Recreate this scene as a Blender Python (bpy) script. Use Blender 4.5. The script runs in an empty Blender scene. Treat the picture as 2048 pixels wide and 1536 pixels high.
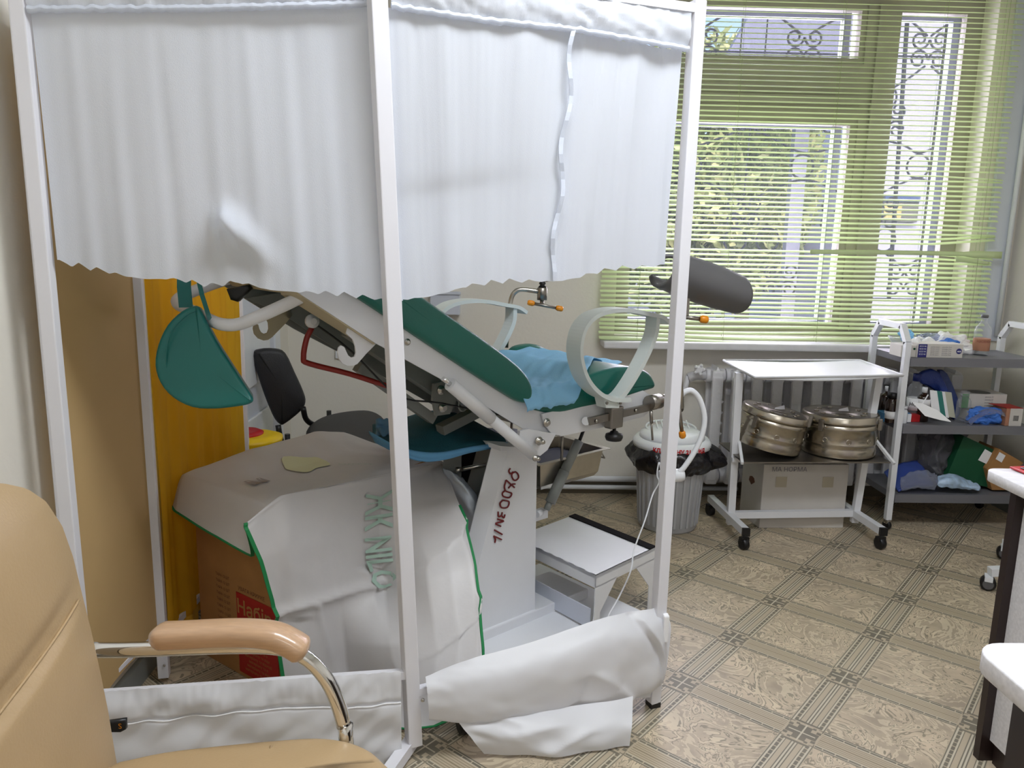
import bpy, bmesh, math, random
from mathutils import Vector as V, Matrix as M4, noise
PI = math.pi
sc = bpy.context.scene
COL = sc.collection
random.seed(7)

# ------------------------------------------------------------------ camera
FPX, PITCH, ROLL, CAMH, YAW = 1537.0, .1842, .0192, 1.30, -.027
cp, sp, cr, sr = math.cos(PITCH), math.sin(PITCH), math.cos(ROLL), math.sin(ROLL)
RZ = M4.Rotation(YAW, 3, 'Z')
_f = RZ @ V((0, cp, -sp)); _u = RZ @ V((0, sp, cp)); _r = RZ @ V((1, 0, 0))
_cr = _r*cr + _u*sr; _cu = -_r*sr + _u*cr
cam = bpy.data.objects.new('camera', bpy.data.cameras.new('camera')); COL.objects.link(cam)
cam.matrix_world = M4(((_cr.x, _cu.x, -_f.x, 0), (_cr.y, _cu.y, -_f.y, 0), (_cr.z, _cu.z, -_f.z, CAMH), (0, 0, 0, 1)))
cam.data.sensor_width = 36; cam.data.lens = FPX/2048*36; cam.data.clip_start = .02; cam.data.clip_end = 200
sc.camera = cam
EYE = V((0, 0, CAMH))

# ------------------------------------------------------------------ world, lights, exposure
sc.view_settings.view_transform = 'Standard'; sc.view_settings.look = 'None'
sc.view_settings.gamma = 1; sc.view_settings.use_curve_mapping = False
sc.view_settings.exposure = 0.02
sc.cycles.use_denoising = True
sc.cycles.max_bounces = 8; sc.cycles.diffuse_bounces = 5; sc.cycles.transparent_max_bounces = 16
sc.cycles.sample_clamp_indirect = 6
w = bpy.data.worlds.new('world'); sc.world = w; w.use_nodes = True
nt = w.node_tree; nt.nodes.clear()
sky = nt.nodes.new('ShaderNodeTexSky'); sky.sky_type = 'NISHITA'; sky.sun_disc = False
sky.sun_elevation = math.radians(42); sky.sun_rotation = math.radians(160); sky.air_density = 1.2; sky.dust_density = 3.0
bg = nt.nodes.new('ShaderNodeBackground'); bg.inputs[1].default_value = .55
out = nt.nodes.new('ShaderNodeOutputWorld')
nt.links.new(sky.outputs[0], bg.inputs[0]); nt.links.new(bg.outputs[0], out.inputs[0])
sl = bpy.data.lights.new('sun', 'SUN'); sl.energy = 6.0; sl.angle = .01; sl.color = (1, .93, .82)
so = bpy.data.objects.new('sun', sl); COL.objects.link(so); so.location = (-3, -6, 12)
so.rotation_euler = V((.25, .62, -.74)).to_track_quat('-Z', 'Y').to_euler()
def area(name, loc, aim, sx, sy, e, col):
    l = bpy.data.lights.new(name, 'AREA'); l.shape = 'RECTANGLE'; l.size = sx; l.size_y = sy; l.energy = e; l.color = col
    o = bpy.data.objects.new(name, l); COL.objects.link(o); o.location = loc
    o.rotation_euler = (V(aim)-V(loc)).to_track_quat('-Z', 'Y').to_euler(); return o
CEIL = 2.75
LAMPS = [(.60, 1.2), (.75, -1.6), (-.5,-.4)]
for i, (x, y) in enumerate(LAMPS[:2]):
    area('ceiling_lamp_light', (x, y, CEIL-.09), (x, y, 0), 1.15, .5, (38, 19)[i], (.88, .93, 1.0))
# area lamp added between sash and grille, emitting in place of daylight
po = area('window_daylight_fill', (1.5, 4.22, 1.72), (1.5, 0, 1.5), 1.9, 1.7, 195, (1.0, .92, .97))

# ------------------------------------------------------------------ pixel helpers (turn a place in the photo at a known depth into a point)
def ray(u, v):
    a = (u-1024)/FPX; b = (768-v)/FPX
    return _f + _cr*a + _cu*b
def Y(u, v, y): r = ray(u, v); return EYE + r*(y/r.y)
def X(u, v, x): r = ray(u, v); return EYE + r*(x/r.x)
def Z(u, v, z): r = ray(u, v); return EYE + r*((z-CAMH)/r.z)
def PL(u, v, p, q):
    n = V((-(q[1]-p[1]), q[0]-p[0], 0)); r = ray(u, v)
    t = (n.dot(V((p[0], p[1], CAMH)))-n.dot(EYE))/n.dot(r); return EYE + r*t
PH = math.radians(40)
CA = V((math.cos(PH), math.sin(PH), 0)); CW = V((-math.sin(PH), math.cos(PH), 0)); C0 = V((.024, 2.469, 0))
def C(u, v, w):
    o = C0 + CW*w; return PL(u, v, o, o+CA)
def CC(s, w, z): return C0 + CA*s + CW*w + V((0, 0, z))
UP = V((0, 0, 1))

# ------------------------------------------------------------------ materials
def lin(c): return tuple(((x/255/12.92) if x/255 <= .04045 else ((x/255+.055)/1.055)**2.4) for x in c)
def mat(name, rgb, rough=.5, metal=0, vary=0, scale=8, bump=0, bscale=40, spec=.5, coat=0, trans=0, sheen=0, stretch=None):
    m = bpy.data.materials.new(name); m.use_nodes = True; t = m.node_tree; N = t.nodes; L = t.links
    b = N['Principled BSDF']; c = lin(rgb)
    b.inputs['Base Color'].default_value = (*c, 1); b.inputs['Roughness'].default_value = rough
    b.inputs['Metallic'].default_value = metal; b.inputs['Specular IOR Level'].default_value = spec
    b.inputs['Coat Weight'].default_value = coat
    tc = N.new('ShaderNodeTexCoord'); mp = N.new('ShaderNodeMapping'); L.new(tc.outputs['Object'], mp.inputs[0])
    if stretch: mp.inputs['Scale'].default_value = stretch
    no = N.new('ShaderNodeTexNoise'); no.inputs['Scale'].default_value = scale; no.inputs['Detail'].default_value = 4
    L.new(mp.outputs[0], no.inputs[0])
    r = N.new('ShaderNodeValToRGB'); v = max(vary, .015)
    r.color_ramp.elements[0].position = .3; r.color_ramp.elements[1].position = .7
    r.color_ramp.elements[0].color = (*[x*(1-v) for x in c], 1); r.color_ramp.elements[1].color = (*[min(1, x*(1+v)) for x in c], 1)
    L.new(no.outputs[0], r.inputs[0]); L.new(r.outputs[0], b.inputs['Base Color'])
    if bump:
        n2 = N.new('ShaderNodeTexNoise'); n2.inputs['Scale'].default_value = bscale; n2.inputs['Detail'].default_value = 3
        L.new(mp.outputs[0], n2.inputs[0])
        bp = N.new('ShaderNodeBump'); bp.inputs['Strength'].default_value = bump; bp.inputs['Distance'].default_value = .01
        L.new(n2.outputs[0], bp.inputs['Height']); L.new(bp.outputs[0], b.inputs['Normal'])
    if trans:
        tr = N.new('ShaderNodeBsdfTranslucent'); mx = N.new('ShaderNodeMixShader'); mx.inputs[0].default_value = trans
        L.new(r.outputs[0], tr.inputs[0]); L.new(b.outputs[0], mx.inputs[1]); L.new(tr.outputs[0], mx.inputs[2])
        L.new(mx.outputs[0], N['Material Output'].inputs[0])
    return m
def glass(name, rgb=(255, 255, 255), alpha=.12, rough=.02, film=(200, 205, 210)):
    m = bpy.data.materials.new(name); m.use_nodes = True; t = m.node_tree; N = t.nodes; L = t.links
    b = N['Principled BSDF']; b.inputs['Base Color'].default_value = (*lin(film), 1); b.inputs['Roughness'].default_value = rough
    tr = N.new('ShaderNodeBsdfTransparent'); tr.inputs[0].default_value = (*lin(rgb), 1)
    mx = N.new('ShaderNodeMixShader'); lw = N.new('ShaderNodeLayerWeight'); lw.inputs[0].default_value = .35
    no = N.new('ShaderNodeTexNoise'); no.inputs['Scale'].default_value = 6
    ma = N.new('ShaderNodeMath'); ma.operation = 'MULTIPLY_ADD'; L.new(lw.outputs['Facing'], ma.inputs[0]); ma.inputs[1].default_value = .5; ma.inputs[2].default_value = alpha
    L.new(ma.outputs[0], mx.inputs[0]); L.new(tr.outputs[0], mx.inputs[1]); L.new(b.outputs[0], mx.inputs[2]); L.new(mx.outputs[0], N['Material Output'].inputs[0])
    return m
MW = mat('white_metal', (222, 224, 228), .42, vary=.02, spec=.4)
MWP = mat('white_post', (224, 224, 230), .4, vary=.02)
CREAM = mat('cream_paint', (226, 222, 212), .8, vary=.02, scale=3, bump=.08, bscale=60)
WHITEP = mat('white_plastic', (225, 228, 232), .35)
PVC = mat('pvc_grey', (205, 210, 222), .4)
CEILM = mat('ceiling_white', (235, 235, 232), .9)
CLOTH = mat('white_curtain_cloth', (226, 231, 240), .75, trans=.38, vary=.012, scale=3, bump=.15, bscale=500)
PVCSHEET = mat('white_oilcloth', (230, 231, 235), .42, trans=.2, bump=.05, bscale=14)
YEL = mat('yellow_cloth', (250, 206, 62), .7, trans=.75, vary=.03, scale=4)
GREEN = mat('teal_vinyl', (18, 100, 88), .36, bump=.06, bscale=300, vary=.03)
GREENH = mat('turquoise_vinyl', (24, 112, 108), .38, bump=.06, bscale=300, vary=.03)
STEEL = mat('brushed_steel', (190, 186, 178), .28, 1, vary=.08, scale=20)
CHROME = mat('chrome', (225, 225, 225), .08, 1)
DSTEEL = mat('dull_steel', (150, 145, 138), .38, 1, vary=.1)
BLACK = mat('black_plastic', (18, 18, 20), .4)
BLKF = mat('black_upholstery', (30, 30, 33), .5, bump=.2, bscale=300)
GREYP = mat('grey_plastic', (92, 92, 94), .42)
ORANGE = mat('orange_plastic', (225, 140, 20), .35)
PALEP = mat('pale_grey_plastic', (212, 220, 218), .4)
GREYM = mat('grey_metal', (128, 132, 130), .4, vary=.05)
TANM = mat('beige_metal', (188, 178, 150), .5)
REDM = mat('dark_red_metal', (130, 28, 20), .4)
BLUES = mat('blue_drape', (158, 216, 248), .8, trans=.3, bump=.15, bscale=200, vary=.04)
TEALD = mat('teal_drape', (18, 78, 92), .85, bump=.2, bscale=200, vary=.06)
CARD = mat('cardboard', (168, 122, 72), .85, vary=.06, scale=12)
REDP = mat('red_print', (165, 28, 22), .6)
PRINT = mat('print_dark', (95, 60, 40), .8)
FILM = mat('plastic_apron', (214, 212, 212), .45, trans=.18, vary=.04, scale=6, bump=.12, bscale=25)
GTRIM = mat('green_trim', (16, 122, 66), .6)
GPRINT = mat('pale_green_print', (164, 190, 176), .6)
LEATH = mat('beige_leather', (178, 152, 114), .42, vary=.03, bump=.06, bscale=220)
WOODA = mat('light_beech', (190, 156, 124), .3, vary=.08, scale=30, coat=.5, stretch=(1, 8, 8))
DESKW = mat('pale_ash_laminate', (222, 221, 224), .5, vary=.09, scale=14, stretch=(1.2, 9, 9))
DESKD = mat('dark_edging', (38, 24, 22), .4)
RADM = mat('radiator_paint', (222, 222, 226), .35, vary=.03, bump=.25, bscale=60)
SLATM = mat('slat_lime', (208, 224, 172), .45, trans=.14, vary=.02)
CORD = mat('blind_cord', (150, 165, 110), .7)
FRAMEW = mat('window_wood', (160, 156, 146), .6, vary=.06)
FRAMEO = mat('window_outer', (150, 156, 172), .5, vary=.05)
IRON = mat('wrought_iron', (22, 24, 30), .6)
BINM = mat('bin_grey', (176, 178, 182), .5, vary=.03)
BAGM = mat('black_bag', (22, 20, 24), .25, bump=.6, bscale=30)
SHELFM = mat('grey_laminate', (112, 112, 118), .45, vary=.03)
BIXM = mat('bix_steel', (178, 170, 156), .25, 1, vary=.12, scale=9, bump=.05, bscale=30)
WBOX = mat('white_card', (200, 196, 190), .8, vary=.04)
BROWNG = mat('brown_glass', (42, 24, 14), .15, coat=.5)
NAVY = mat('navy_plastic', (20, 38, 78), .45)
NAVYD = mat('dark_navy', (24, 30, 44), .5)
BLUEC = mat('blue_cap', (24, 42, 110), .4)
BLUEN = mat('blue_nitrile', (64, 118, 205), .6, vary=.15, scale=40, bump=.5, bscale=60)
WPAPER = mat('white_paper', (238, 238, 240), .7)
SKYP = mat('sky_blue_card', (70, 130, 175), .6)
LABELM = mat('kraft_label', (172, 122, 96), .7)
INKN = mat('navy_ink', (34, 34, 110), .6)
INKG = mat('grey_ink', (120, 118, 128), .7)
REDINK = mat('maroon_ink', (112, 18, 22), .5)
YB = mat('yellow_plastic', (245, 205, 20), .4)
RB = mat('red_plastic', (190, 22, 30), .4)
DGREEN = mat('dark_green_card', (10, 78, 48), .6)
CLEAR = glass('clear_glass', alpha=.08)
PANE = glass('window_glass', (238, 238, 242), .03)
CLEARP = glass('clear_film', (215, 220, 235), .22, .25, (170, 175, 190))
HAZY = glass('hazy_film', (180, 180, 190), .35, .3, (120, 118, 125))

# ------------------------------------------------------------------ mesh helpers
class MB:
    def __init__(s): s.bm = bmesh.new(); s.sm = False
    def box(s, a, b, bev=0):
        a = V(a); b = V(b); c = (a+b)/2; d = b-a
        return s.obox(c, V((d.x/2, 0, 0)), V((0, d.y/2, 0)), V((0, 0, d.z/2)), bev)
    def obox(s, c, ex, ey, ez, bev=0):
        c = V(c); ex, ey, ez = V(ex), V(ey), V(ez)
        vs = [s.bm.verts.new(c+ex*i+ey*j+ez*k) for i in (-1, 1) for j in (-1, 1) for k in (-1, 1)]
        fs = [s.bm.faces.new([vs[i] for i in q]) for q in ((0, 1, 3, 2), (4, 6, 7, 5), (0, 4, 5, 1), (2, 3, 7, 6), (0, 2, 6, 4), (1, 5, 7, 3))]
        if bev:
            es = set(e for f in fs for e in f.edges)
            bmesh.ops.bevel(s.bm, geom=list(es), offset=bev, segments=2, affect='EDGES', profile=.6)
        return s
    def bar(s, a, b, w, h, up=UP, bev=0):
        a, b = V(a), V(b); d = b-a; x = d.normalized(); u = V(up); yv = u.cross(x).normalized(); z = x.cross(yv)
        return s.obox((a+b)/2, d/2, yv*(w/2), z*(h/2), bev)
    def tube(s, pts, r, seg=10, closed=False, cap=True, rs=None, squash=None):
        pts = [V(p) for p in pts]; n = len(pts); rings = []; prev = None
        for i, p in enumerate(pts):
            if closed: t = pts[(i+1) % n]-pts[i-1]
            else: t = pts[min(i+1, n-1)]-pts[max(i-1, 0)]
            t.normalize()
            if prev is None: a = t.orthogonal().normalized()
            else: a = (prev-t*prev.dot(t)).normalized()
            prev = a; b = t.cross(a); rr = rs[i] if rs else r
            rings.append([s.bm.verts.new(p+(a*math.cos(2*PI*k/seg)+b*math.sin(2*PI*k/seg))*rr) for k in range(seg)])
        m = n if closed else n-1
        for i in range(m):
            A, B = rings[i], rings[(i+1) % n]
            for k in range(seg): s.bm.faces.new((A[k], A[(k+1) % seg], B[(k+1) % seg], B[k])).smooth = True
        if cap and not closed: s.bm.faces.new(rings[0][::-1]); s.bm.faces.new(rings[-1])
        return s
    def ribbon(s, pts, wv, th, closed=False):
        """band of width vector wv and thickness th following pts"""
        pts = [V(p) for p in pts]; n = len(pts); wv = V(wv); rings = []
        for i, p in enumerate(pts):
            t = (pts[(i+1) % n]-pts[i-1]) if closed else (pts[min(i+1, n-1)]-pts[max(i-1, 0)])
            nn = t.cross(wv).normalized()*th/2
            rings.append([s.bm.verts.new(q) for q in (p-wv/2-nn, p+wv/2-nn, p+wv/2+nn, p-wv/2+nn)])
        for i in range(n if closed else n-1):
            A, B = rings[i], rings[(i+1) % n]
            for k in range(4): s.bm.faces.new((A[k], A[(k+1) % 4], B[(k+1) % 4], B[k]))
        if not closed: s.bm.faces.new(rings[0][::-1]); s.bm.faces.new(rings[-1])
        return s
    def lathe(s, base, prof, seg=24, axis=UP, sx=1):
        base = V(base); ax = V(axis).normalized(); a = ax.orthogonal().normalized(); b = ax.cross(a); rings = []
        for r, h in prof:
            rings.append([s.bm.verts.new(base+ax*h+(a*math.cos(2*PI*k/seg)+b*math.sin(2*PI*k/seg))*max(r, 1e-4)) for k in range(seg)])
        for A, B in zip(rings, rings[1:]):
            for k in range(seg): s.bm.faces.new((A[k], A[(k+1) % seg], B[(k+1) % seg], B[k])).smooth = True
        s.bm.faces.new(rings[0][::-1]); s.bm.faces.new(rings[-1]); return s
    def prism(s, poly, ex):
        poly = [V(p) for p in poly]; ex = V(ex)
        a = [s.bm.verts.new(p) for p in poly]; b = [s.bm.verts.new(p+ex) for p in poly]; n = len(a)
        s.bm.faces.new(a); s.bm.faces.new(b[::-1])
        for i in range(n): s.bm.faces.new((a[i], b[i], b[(i+1) % n], a[(i+1) % n]))
        return s
    def pillow(s, poly, ex, r, steps=4, puff=0):
        """solid with outline poly extruded along ex, edges rounded by r, faces puffed"""
        poly = [V(p) for p in poly]; ex = V(ex); D = ex.length; e = ex.normalized(); n = len(poly)
        nrm = V((0, 0, 0))
        for i in range(n): nrm += poly[i].cross(poly[(i+1) % n])
        sg = 1 if nrm.dot(e) > 0 else -1
        offs = []
        for i in range(n):
            t = (poly[(i+1) % n]-poly[i-1]).normalized(); offs.append(e.cross(t)*sg)   # points inward
        st = [(r*math.sin(PI/2*k/steps)-0, r*(1-math.cos(PI/2*k/steps))) for k in range(steps+1)]
        sts = [(r-a, b) for a, b in [(r*math.sin(PI/2*(1-k/steps)), r*(1-math.cos(PI/2*(1-k/steps)))) for k in range(steps+1)]]
        # sts: (depth, inset) from the face inward
        sts = [(r*(1-math.cos(PI/2*k/steps)), r*(1-math.sin(PI/2*k/steps))) for k in range(steps+1)]
        full = sts+[(D-d, i) for d, i in sts[::-1]]
        rings = [[s.bm.verts.new(poly[i]+offs[i]*ins+e*d) for i in range(n)] for d, ins in full]
        for A, B in zip(rings, rings[1:]):
            for k in range(n): s.bm.faces.new((A[k], A[(k+1) % n], B[(k+1) % n], B[k])).smooth = True
        for R, d in ((rings[0], -1), (rings[-1], 1)):
            cpt = sum((v.co for v in R), V((0, 0, 0)))/n+e*d*puff
            mid = [s.bm.verts.new(v.co.lerp(cpt, .35)+e*d*puff*.25) for v in R]; cv = s.bm.verts.new(cpt)
            for k in range(n):
                s.bm.faces.new((R[k], R[(k+1) % n], mid[(k+1) % n], mid[k])).smooth = True
                s.bm.faces.new((mid[k], mid[(k+1) % n], cv)).smooth = True
        return s
    def grid(s, fn, nu, nv, flip=False):
        g = [[s.bm.verts.new(fn(i/nu, j/nv)) for j in range(nv+1)] for i in range(nu+1)]
        for i in range(nu):
            for j in range(nv):
                s.bm.faces.new((g[i][j], g[i+1][j], g[i+1][j+1], g[i][j+1])).smooth = True
        return s
    def ball(s, c, rx, ry=None, rz=None, seg=14, lump=0, fr=6):
        ry = ry or rx; rz = rz or rx; c = V(c)
        r = bmesh.ops.create_uvsphere(s.bm, u_segments=seg, v_segments=seg*2//3, radius=1)
        for v in r['verts']:
            k = 1+(lump*noise.noise(v.co*fr*.4+c*7)*2 if lump else 0); v.co = c+V((v.co.x*rx, v.co.y*ry, v.co.z*rz))*k
        for v in r['verts']:
            for f in v.link_faces: f.smooth = True
        return s
    def build(s, name, m, parent=None, label=None, base=None, solid=0, props=None):
        me = bpy.data.meshes.new(name); bmesh.ops.recalc_face_normals(s.bm, faces=s.bm.faces[:])
        org = V((0, 0, 0))
        if parent is not None: org = V(parent['_org'])
        elif base is not None: org = V(base)
        else:
            lo = V((1e9,)*3); hi = V((-1e9,)*3)
            for v in s.bm.verts:
                for k in range(3): lo[k] = min(lo[k], v.co[k]); hi[k] = max(hi[k], v.co[k])
            org = V(((lo.x+hi.x)/2, (lo.y+hi.y)/2, lo.z))
        for v in s.bm.verts: v.co -= org
        s.bm.to_mesh(me); s.bm.free(); me.materials.append(m)
        o = bpy.data.objects.new(name, me); COL.objects.link(o)
        if parent is not None: o.parent = parent
        else: o.location = org
        o['_org'] = list(org)
        if label: o['label'] = label
        if solid:
            md = o.modifiers.new('solid', 'SOLIDIFY'); md.thickness = solid; md.offset = 0
        return o
def tag(o, label, cat, group=None, kind=None):
    o['label'] = label; o['category'] = cat
    if group: o['group'] = group
    if kind: o['kind'] = kind
    return o
def root(name, loc, label, cat, group=None):
    o = bpy.data.objects.new(name, None); COL.objects.link(o); o.location = loc; o['_org'] = list(loc); o.empty_display_size = .1
    return tag(o, label, cat, group)
def struct(o): o['kind'] = 'structure'; return o
def cr_(p, q, r, s_, t):
    return .5*((2*q)+(r-p)*t+(2*p-5*q+4*r-s_)*t*t+(3*q-p-3*r+s_)*t**3)
def crv(pts, t):
    n = len(pts)-1; x = min(max(t, 0), 1)*n; i = min(int(x), n-1); f = x-i
    a = pts[i-1] if i > 0 else pts[0]*2-pts[1]; d = pts[i+2] if i+2 <= n else pts[n]*2-pts[n-1]
    return cr_(a, pts[i], pts[i+1], d, f)
def smooth(pts, k=6, closed=False):
    pts = [V(p) for p in pts]
    if closed:
        n = len(pts); o = []
        for i in range(n):
            for j in range(k): o.append(cr_(pts[i-1], pts[i], pts[(i+1) % n], pts[(i+2) % n], j/k))
        return o
    n = len(pts)-1; return [crv(pts, i/(n*k)) for i in range(n*k+1)]
def net(rows):
    rows = [[V(p) for p in r] for r in rows]
    def f(u, v):
        return crv([crv(r, u) for r in rows], v)
    return f
def ndisp(p, amp, sc_, seed=0): return amp*noise.noise(V(p)*sc_+V((seed, seed*1.7, seed*.3)))
def text(body, size, fn, m, parent, name='lettering', bold=0, res=3, label=None):
    cu = bpy.data.curves.new('t', 'FONT'); cu.body = body; cu.size = size; cu.resolution_u = res; cu.offset = bold
    cu.align_x = 'CENTER'; cu.align_y = 'CENTER'
    o = bpy.data.objects.new('t', cu); COL.objects.link(o); dg = bpy.context.evaluated_depsgraph_get(); dg.update()
    me = bpy.data.meshes.new_from_object(o.evaluated_get(dg)); bpy.data.objects.remove(o); bpy.data.curves.remove(cu)
    org = V(parent['_org'])
    for v in me.vertices: v.co = fn(v.co.x, v.co.y)-org
    me.materials.clear(); me.materials.append(m); me.name = name
    q = bpy.data.objects.new(name, me); COL.objects.link(q); q.parent = parent; q['_org'] = list(org)
    if label: q['label'] = label
    return q
def plane_fn(c, ex, ey):
    c, ex, ey = V(c), V(ex), V(ey)
    return lambda x, y: c+ex*x+ey*y

# ------------------------------------------------------------------ room shell
WX0, WX1, WY1, WY0 = -1.03, 2.62, 3.88, -2.6
def floor_mat():
    m = bpy.data.materials.new('linoleum'); m.use_nodes = True; t = m.node_tree; N = t.nodes; L = t.links
    def val(x): return x
    def mth(op, a, b=0., c=0.):
        n = N.new('ShaderNodeMath'); n.operation = op
        for i, q in enumerate((a, b, c)):
            if isinstance(q, (int, float)): n.inputs[i].default_value = q
            else: L.new(q, n.inputs[i])
        return n.outputs[0]
    def lt(a, b): return mth('LESS_THAN', a, b)
    def rng(a, lo, hi): return mth('MULTIPLY', mth('GREATER_THAN', a, lo), mth('LESS_THAN', a, hi))
    def AND(a, b): return mth('MULTIPLY', a, b)
    def mix(f, a, b):
        n = N.new('ShaderNodeMix'); n.data_type = 'RGBA'
        if isinstance(f, (int, float)): n.inputs[0].default_value = f
        else: L.new(f, n.inputs[0])
        for k, q in ((6, a), (7, b)):
            if isinstance(q, tuple): n.inputs[k].default_value = (*lin(q), 1)
            else: L.new(q, n.inputs[k])
        return n.outputs[2]
    tc = N.new('ShaderNodeTexCoord'); sep = N.new('ShaderNodeSeparateXYZ'); L.new(tc.outputs['Object'], sep.inputs[0])
    al = -.7255; ca, sa = math.cos(al), math.sin(al); T = .36
    dx = mth('ADD', sep.outputs[0], -.857); dy = mth('ADD', sep.outputs[1], -1.862)
    u = mth('DIVIDE', mth('ADD', mth('MULTIPLY', dx, ca), mth('MULTIPLY', dy, sa)), T)
    v = mth('DIVIDE', mth('ADD', mth('MULTIPLY', dx, -sa), mth('MULTIPLY', dy, ca)), T)
    mu = mth('SUBTRACT', mth('FRACT', mth('ADD', u, 100.5)), .5); mv = mth('SUBTRACT', mth('FRACT', mth('ADD', v, 100.5)), .5)
    a = mth('ABSOLUTE', mu); b = mth('ABSOLUTE', mv)
    # marble
    co = N.new('ShaderNodeCombineXYZ'); L.new(u, co.inputs[0]); L.new(v, co.inputs[1])
    n1 = N.new('ShaderNodeTexNoise'); n1.inputs['Scale'].default_value = 1.9; n1.inputs['Detail'].default_value = 4; n1.inputs['Roughness'].default_value = .55; n1.inputs['Distortion'].default_value = 1.6
    L.new(co.outputs[0], n1.inputs[0])
    ve = mth('SINE', mth('MULTIPLY', n1.outputs[0], 105.)); ve2 = mth('SINE', mth('MULTIPLY', n1.outputs[0], 62.))
    n2 = N.new('ShaderNodeTexNoise'); n2.inputs['Scale'].default_value = 3; n2.inputs['Detail'].default_value = 4; L.new(co.outputs[0], n2.inputs[0])
    n3 = N.new('ShaderNodeTexNoise'); n3.inputs['Scale'].default_value = 1.1; L.new(co.outputs[0], n3.inputs[0])
    base = mix(mth('MULTIPLY_ADD', n2.outputs[0], 3.2, -1.1), (162, 148, 128), (204, 186, 160))
    base = mix(mth('MULTIPLY', mth('GREATER_THAN', ve2, .45), .5), base, (218, 204, 176))
    base = mix(mth('MULTIPLY', AND(mth('GREATER_THAN', ve, .72), mth('GREATER_THAN', n2.outputs[0], .46)), .7), base, (116, 110, 94))
    # bands: light ground
    bandc = mix(n3.outputs[0], (172, 158, 136), (184, 170, 146))
    dark = mix(n2.outputs[0], (88, 84, 74), (138, 130, 112))
    light = (194, 185, 164)
    dash_v = mth('GREATER_THAN', mth('FRACT', mth('MULTIPLY', v, 17.)), .18); dash_u = mth('GREATER_THAN', mth('FRACT', mth('MULTIPLY', u, 11.)), .1)
    cV = bandc
    cV = mix(lt(a, .02), cV, light); cV = mix(lt(a, .005), cV, dark); cV = mix(rng(a, .018, .026), cV, dark)
    cV = mix(rng(a, .062, .068), cV, dark); cV = mix(rng(a, .068, .08), cV, light)
    cV = mix(AND(rng(a, .08, .105), dash_v), cV, dark); cV = mix(rng(a, .105, .118), cV, light); cV = mix(rng(a, .118, .126), cV, dark)
    st = mth('LESS_THAN', mth('FRACT', mth('MULTIPLY', b, 46.)), .26)
    cH = mix(AND(st, lt(b, .08)), bandc, (136, 124, 100))
    cH = mix(rng(b, .08, .088), cH, light); cH = mix(AND(rng(b, .088, .108), dash_u), cH, dark); cH = mix(rng(b, .108, .114), cH, light); cH = mix(rng(b, .114, .126), cH, dark)
    inV = lt(a, .132); inH = lt(b, .126)
    near = lt(b, .2)
    cV2 = mix(AND(AND(rng(b, .126, .15), lt(a, .08)), dash_v), cV, dark)
    # crossing
    cX = mix(1., light, bandc)
    cX = mix(mth('MAXIMUM', AND(lt(a, .115), lt(b, .045)), AND(lt(a, .05), lt(b, .10))), cX, dark)
    cX = mix(mth('MAXIMUM', AND(lt(a, .10), lt(b, .006)), AND(lt(a, .006), lt(b, .12))), cX, light)
    cX = mix(AND(rng(a, .088, .12), rng(b, .05, .082)), cX, dark); cX = mix(AND(rng(a, .05, .075), rng(b, .088, .112)), cX, dark)
    cX = mix(mth('MAXIMUM', AND(rng(a, .118, .126), mth('GREATER_THAN', b, .09)), AND(rng(b, .112, .12), mth('GREATER_THAN', a, .09))), cX, dark)
    col = mix(inH, base, cH); col = mix(inV, col, cV2); col = mix(AND(inV, inH), col, cX)
    bs = N['Principled BSDF']; L.new(col, bs.inputs['Base Color']); bs.inputs['Roughness'].default_value = .42; bs.inputs['Specular IOR Level'].default_value = .35
    return m
fl = MB().box((WX0-.1, WY0, -.05), (WX1+.1, WY1+.1, 0)).build('floor', floor_mat(), base=(0, 0, 0)); struct(fl)
struct(MB().box((WX0-.1, WY0-.1, CEIL), (WX1+.1, WY1+.45, CEIL+.1)).build('ceiling', CEILM))
struct(MB().box((WX0-.12, WY0, 0), (WX0, WY1, CEIL)).build('wall_left', CREAM))
struct(MB().box((WX1, WY0, 0), (WX1+.12, WY1, CEIL)).build('wall_right', CREAM))
struct(MB().box((WX0, WY0-.1, 0), (WX1, WY0, CEIL)).build('wall_front', CREAM))
# back wall with window opening
OX0, OX1, OZ0, OZ1 = .62, 2.40, .84, 2.52
wb = MB(); T_ = .42
wb.box((WX0-.12, WY1, 0), (OX0, WY1+T_, CEIL)); wb.box((OX1, WY1, 0), (WX1+.12, WY1+T_, CEIL))
wb.box((OX0, WY1, 0), (OX1, WY1+T_, OZ0)); wb.box((OX0, WY1, OZ1), (OX1, WY1+T_, CEIL))
struct(wb.build('wall_back', CREAM))
struct(MB().box((WX0, WY0, 0), (WX0+.018, 3.87, .07)).build('baseboard_left', GREYM))
struct(MB().box((WX0+.02, WY1-.016, 0), (WX1, WY1, .065)).build('baseboard_back', mat('skirting_brown', (112, 104, 88), .5)))
struct(MB().box((WX1-.016, WY0, 0), (WX1, WY1-.02, .065)).build('baseboard_right', GREYM))
tr = MB().box((2.475, WY1-.02, .84), (2.60, WY1, 2.7), .004).build('trim_1', PVC); struct(tr)
tr = MB().tube([(2.575, WY1-.035, .87), (2.575, WY1-.035, 2.7)], .012).build('trim_2', WHITEP); struct(tr)
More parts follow.
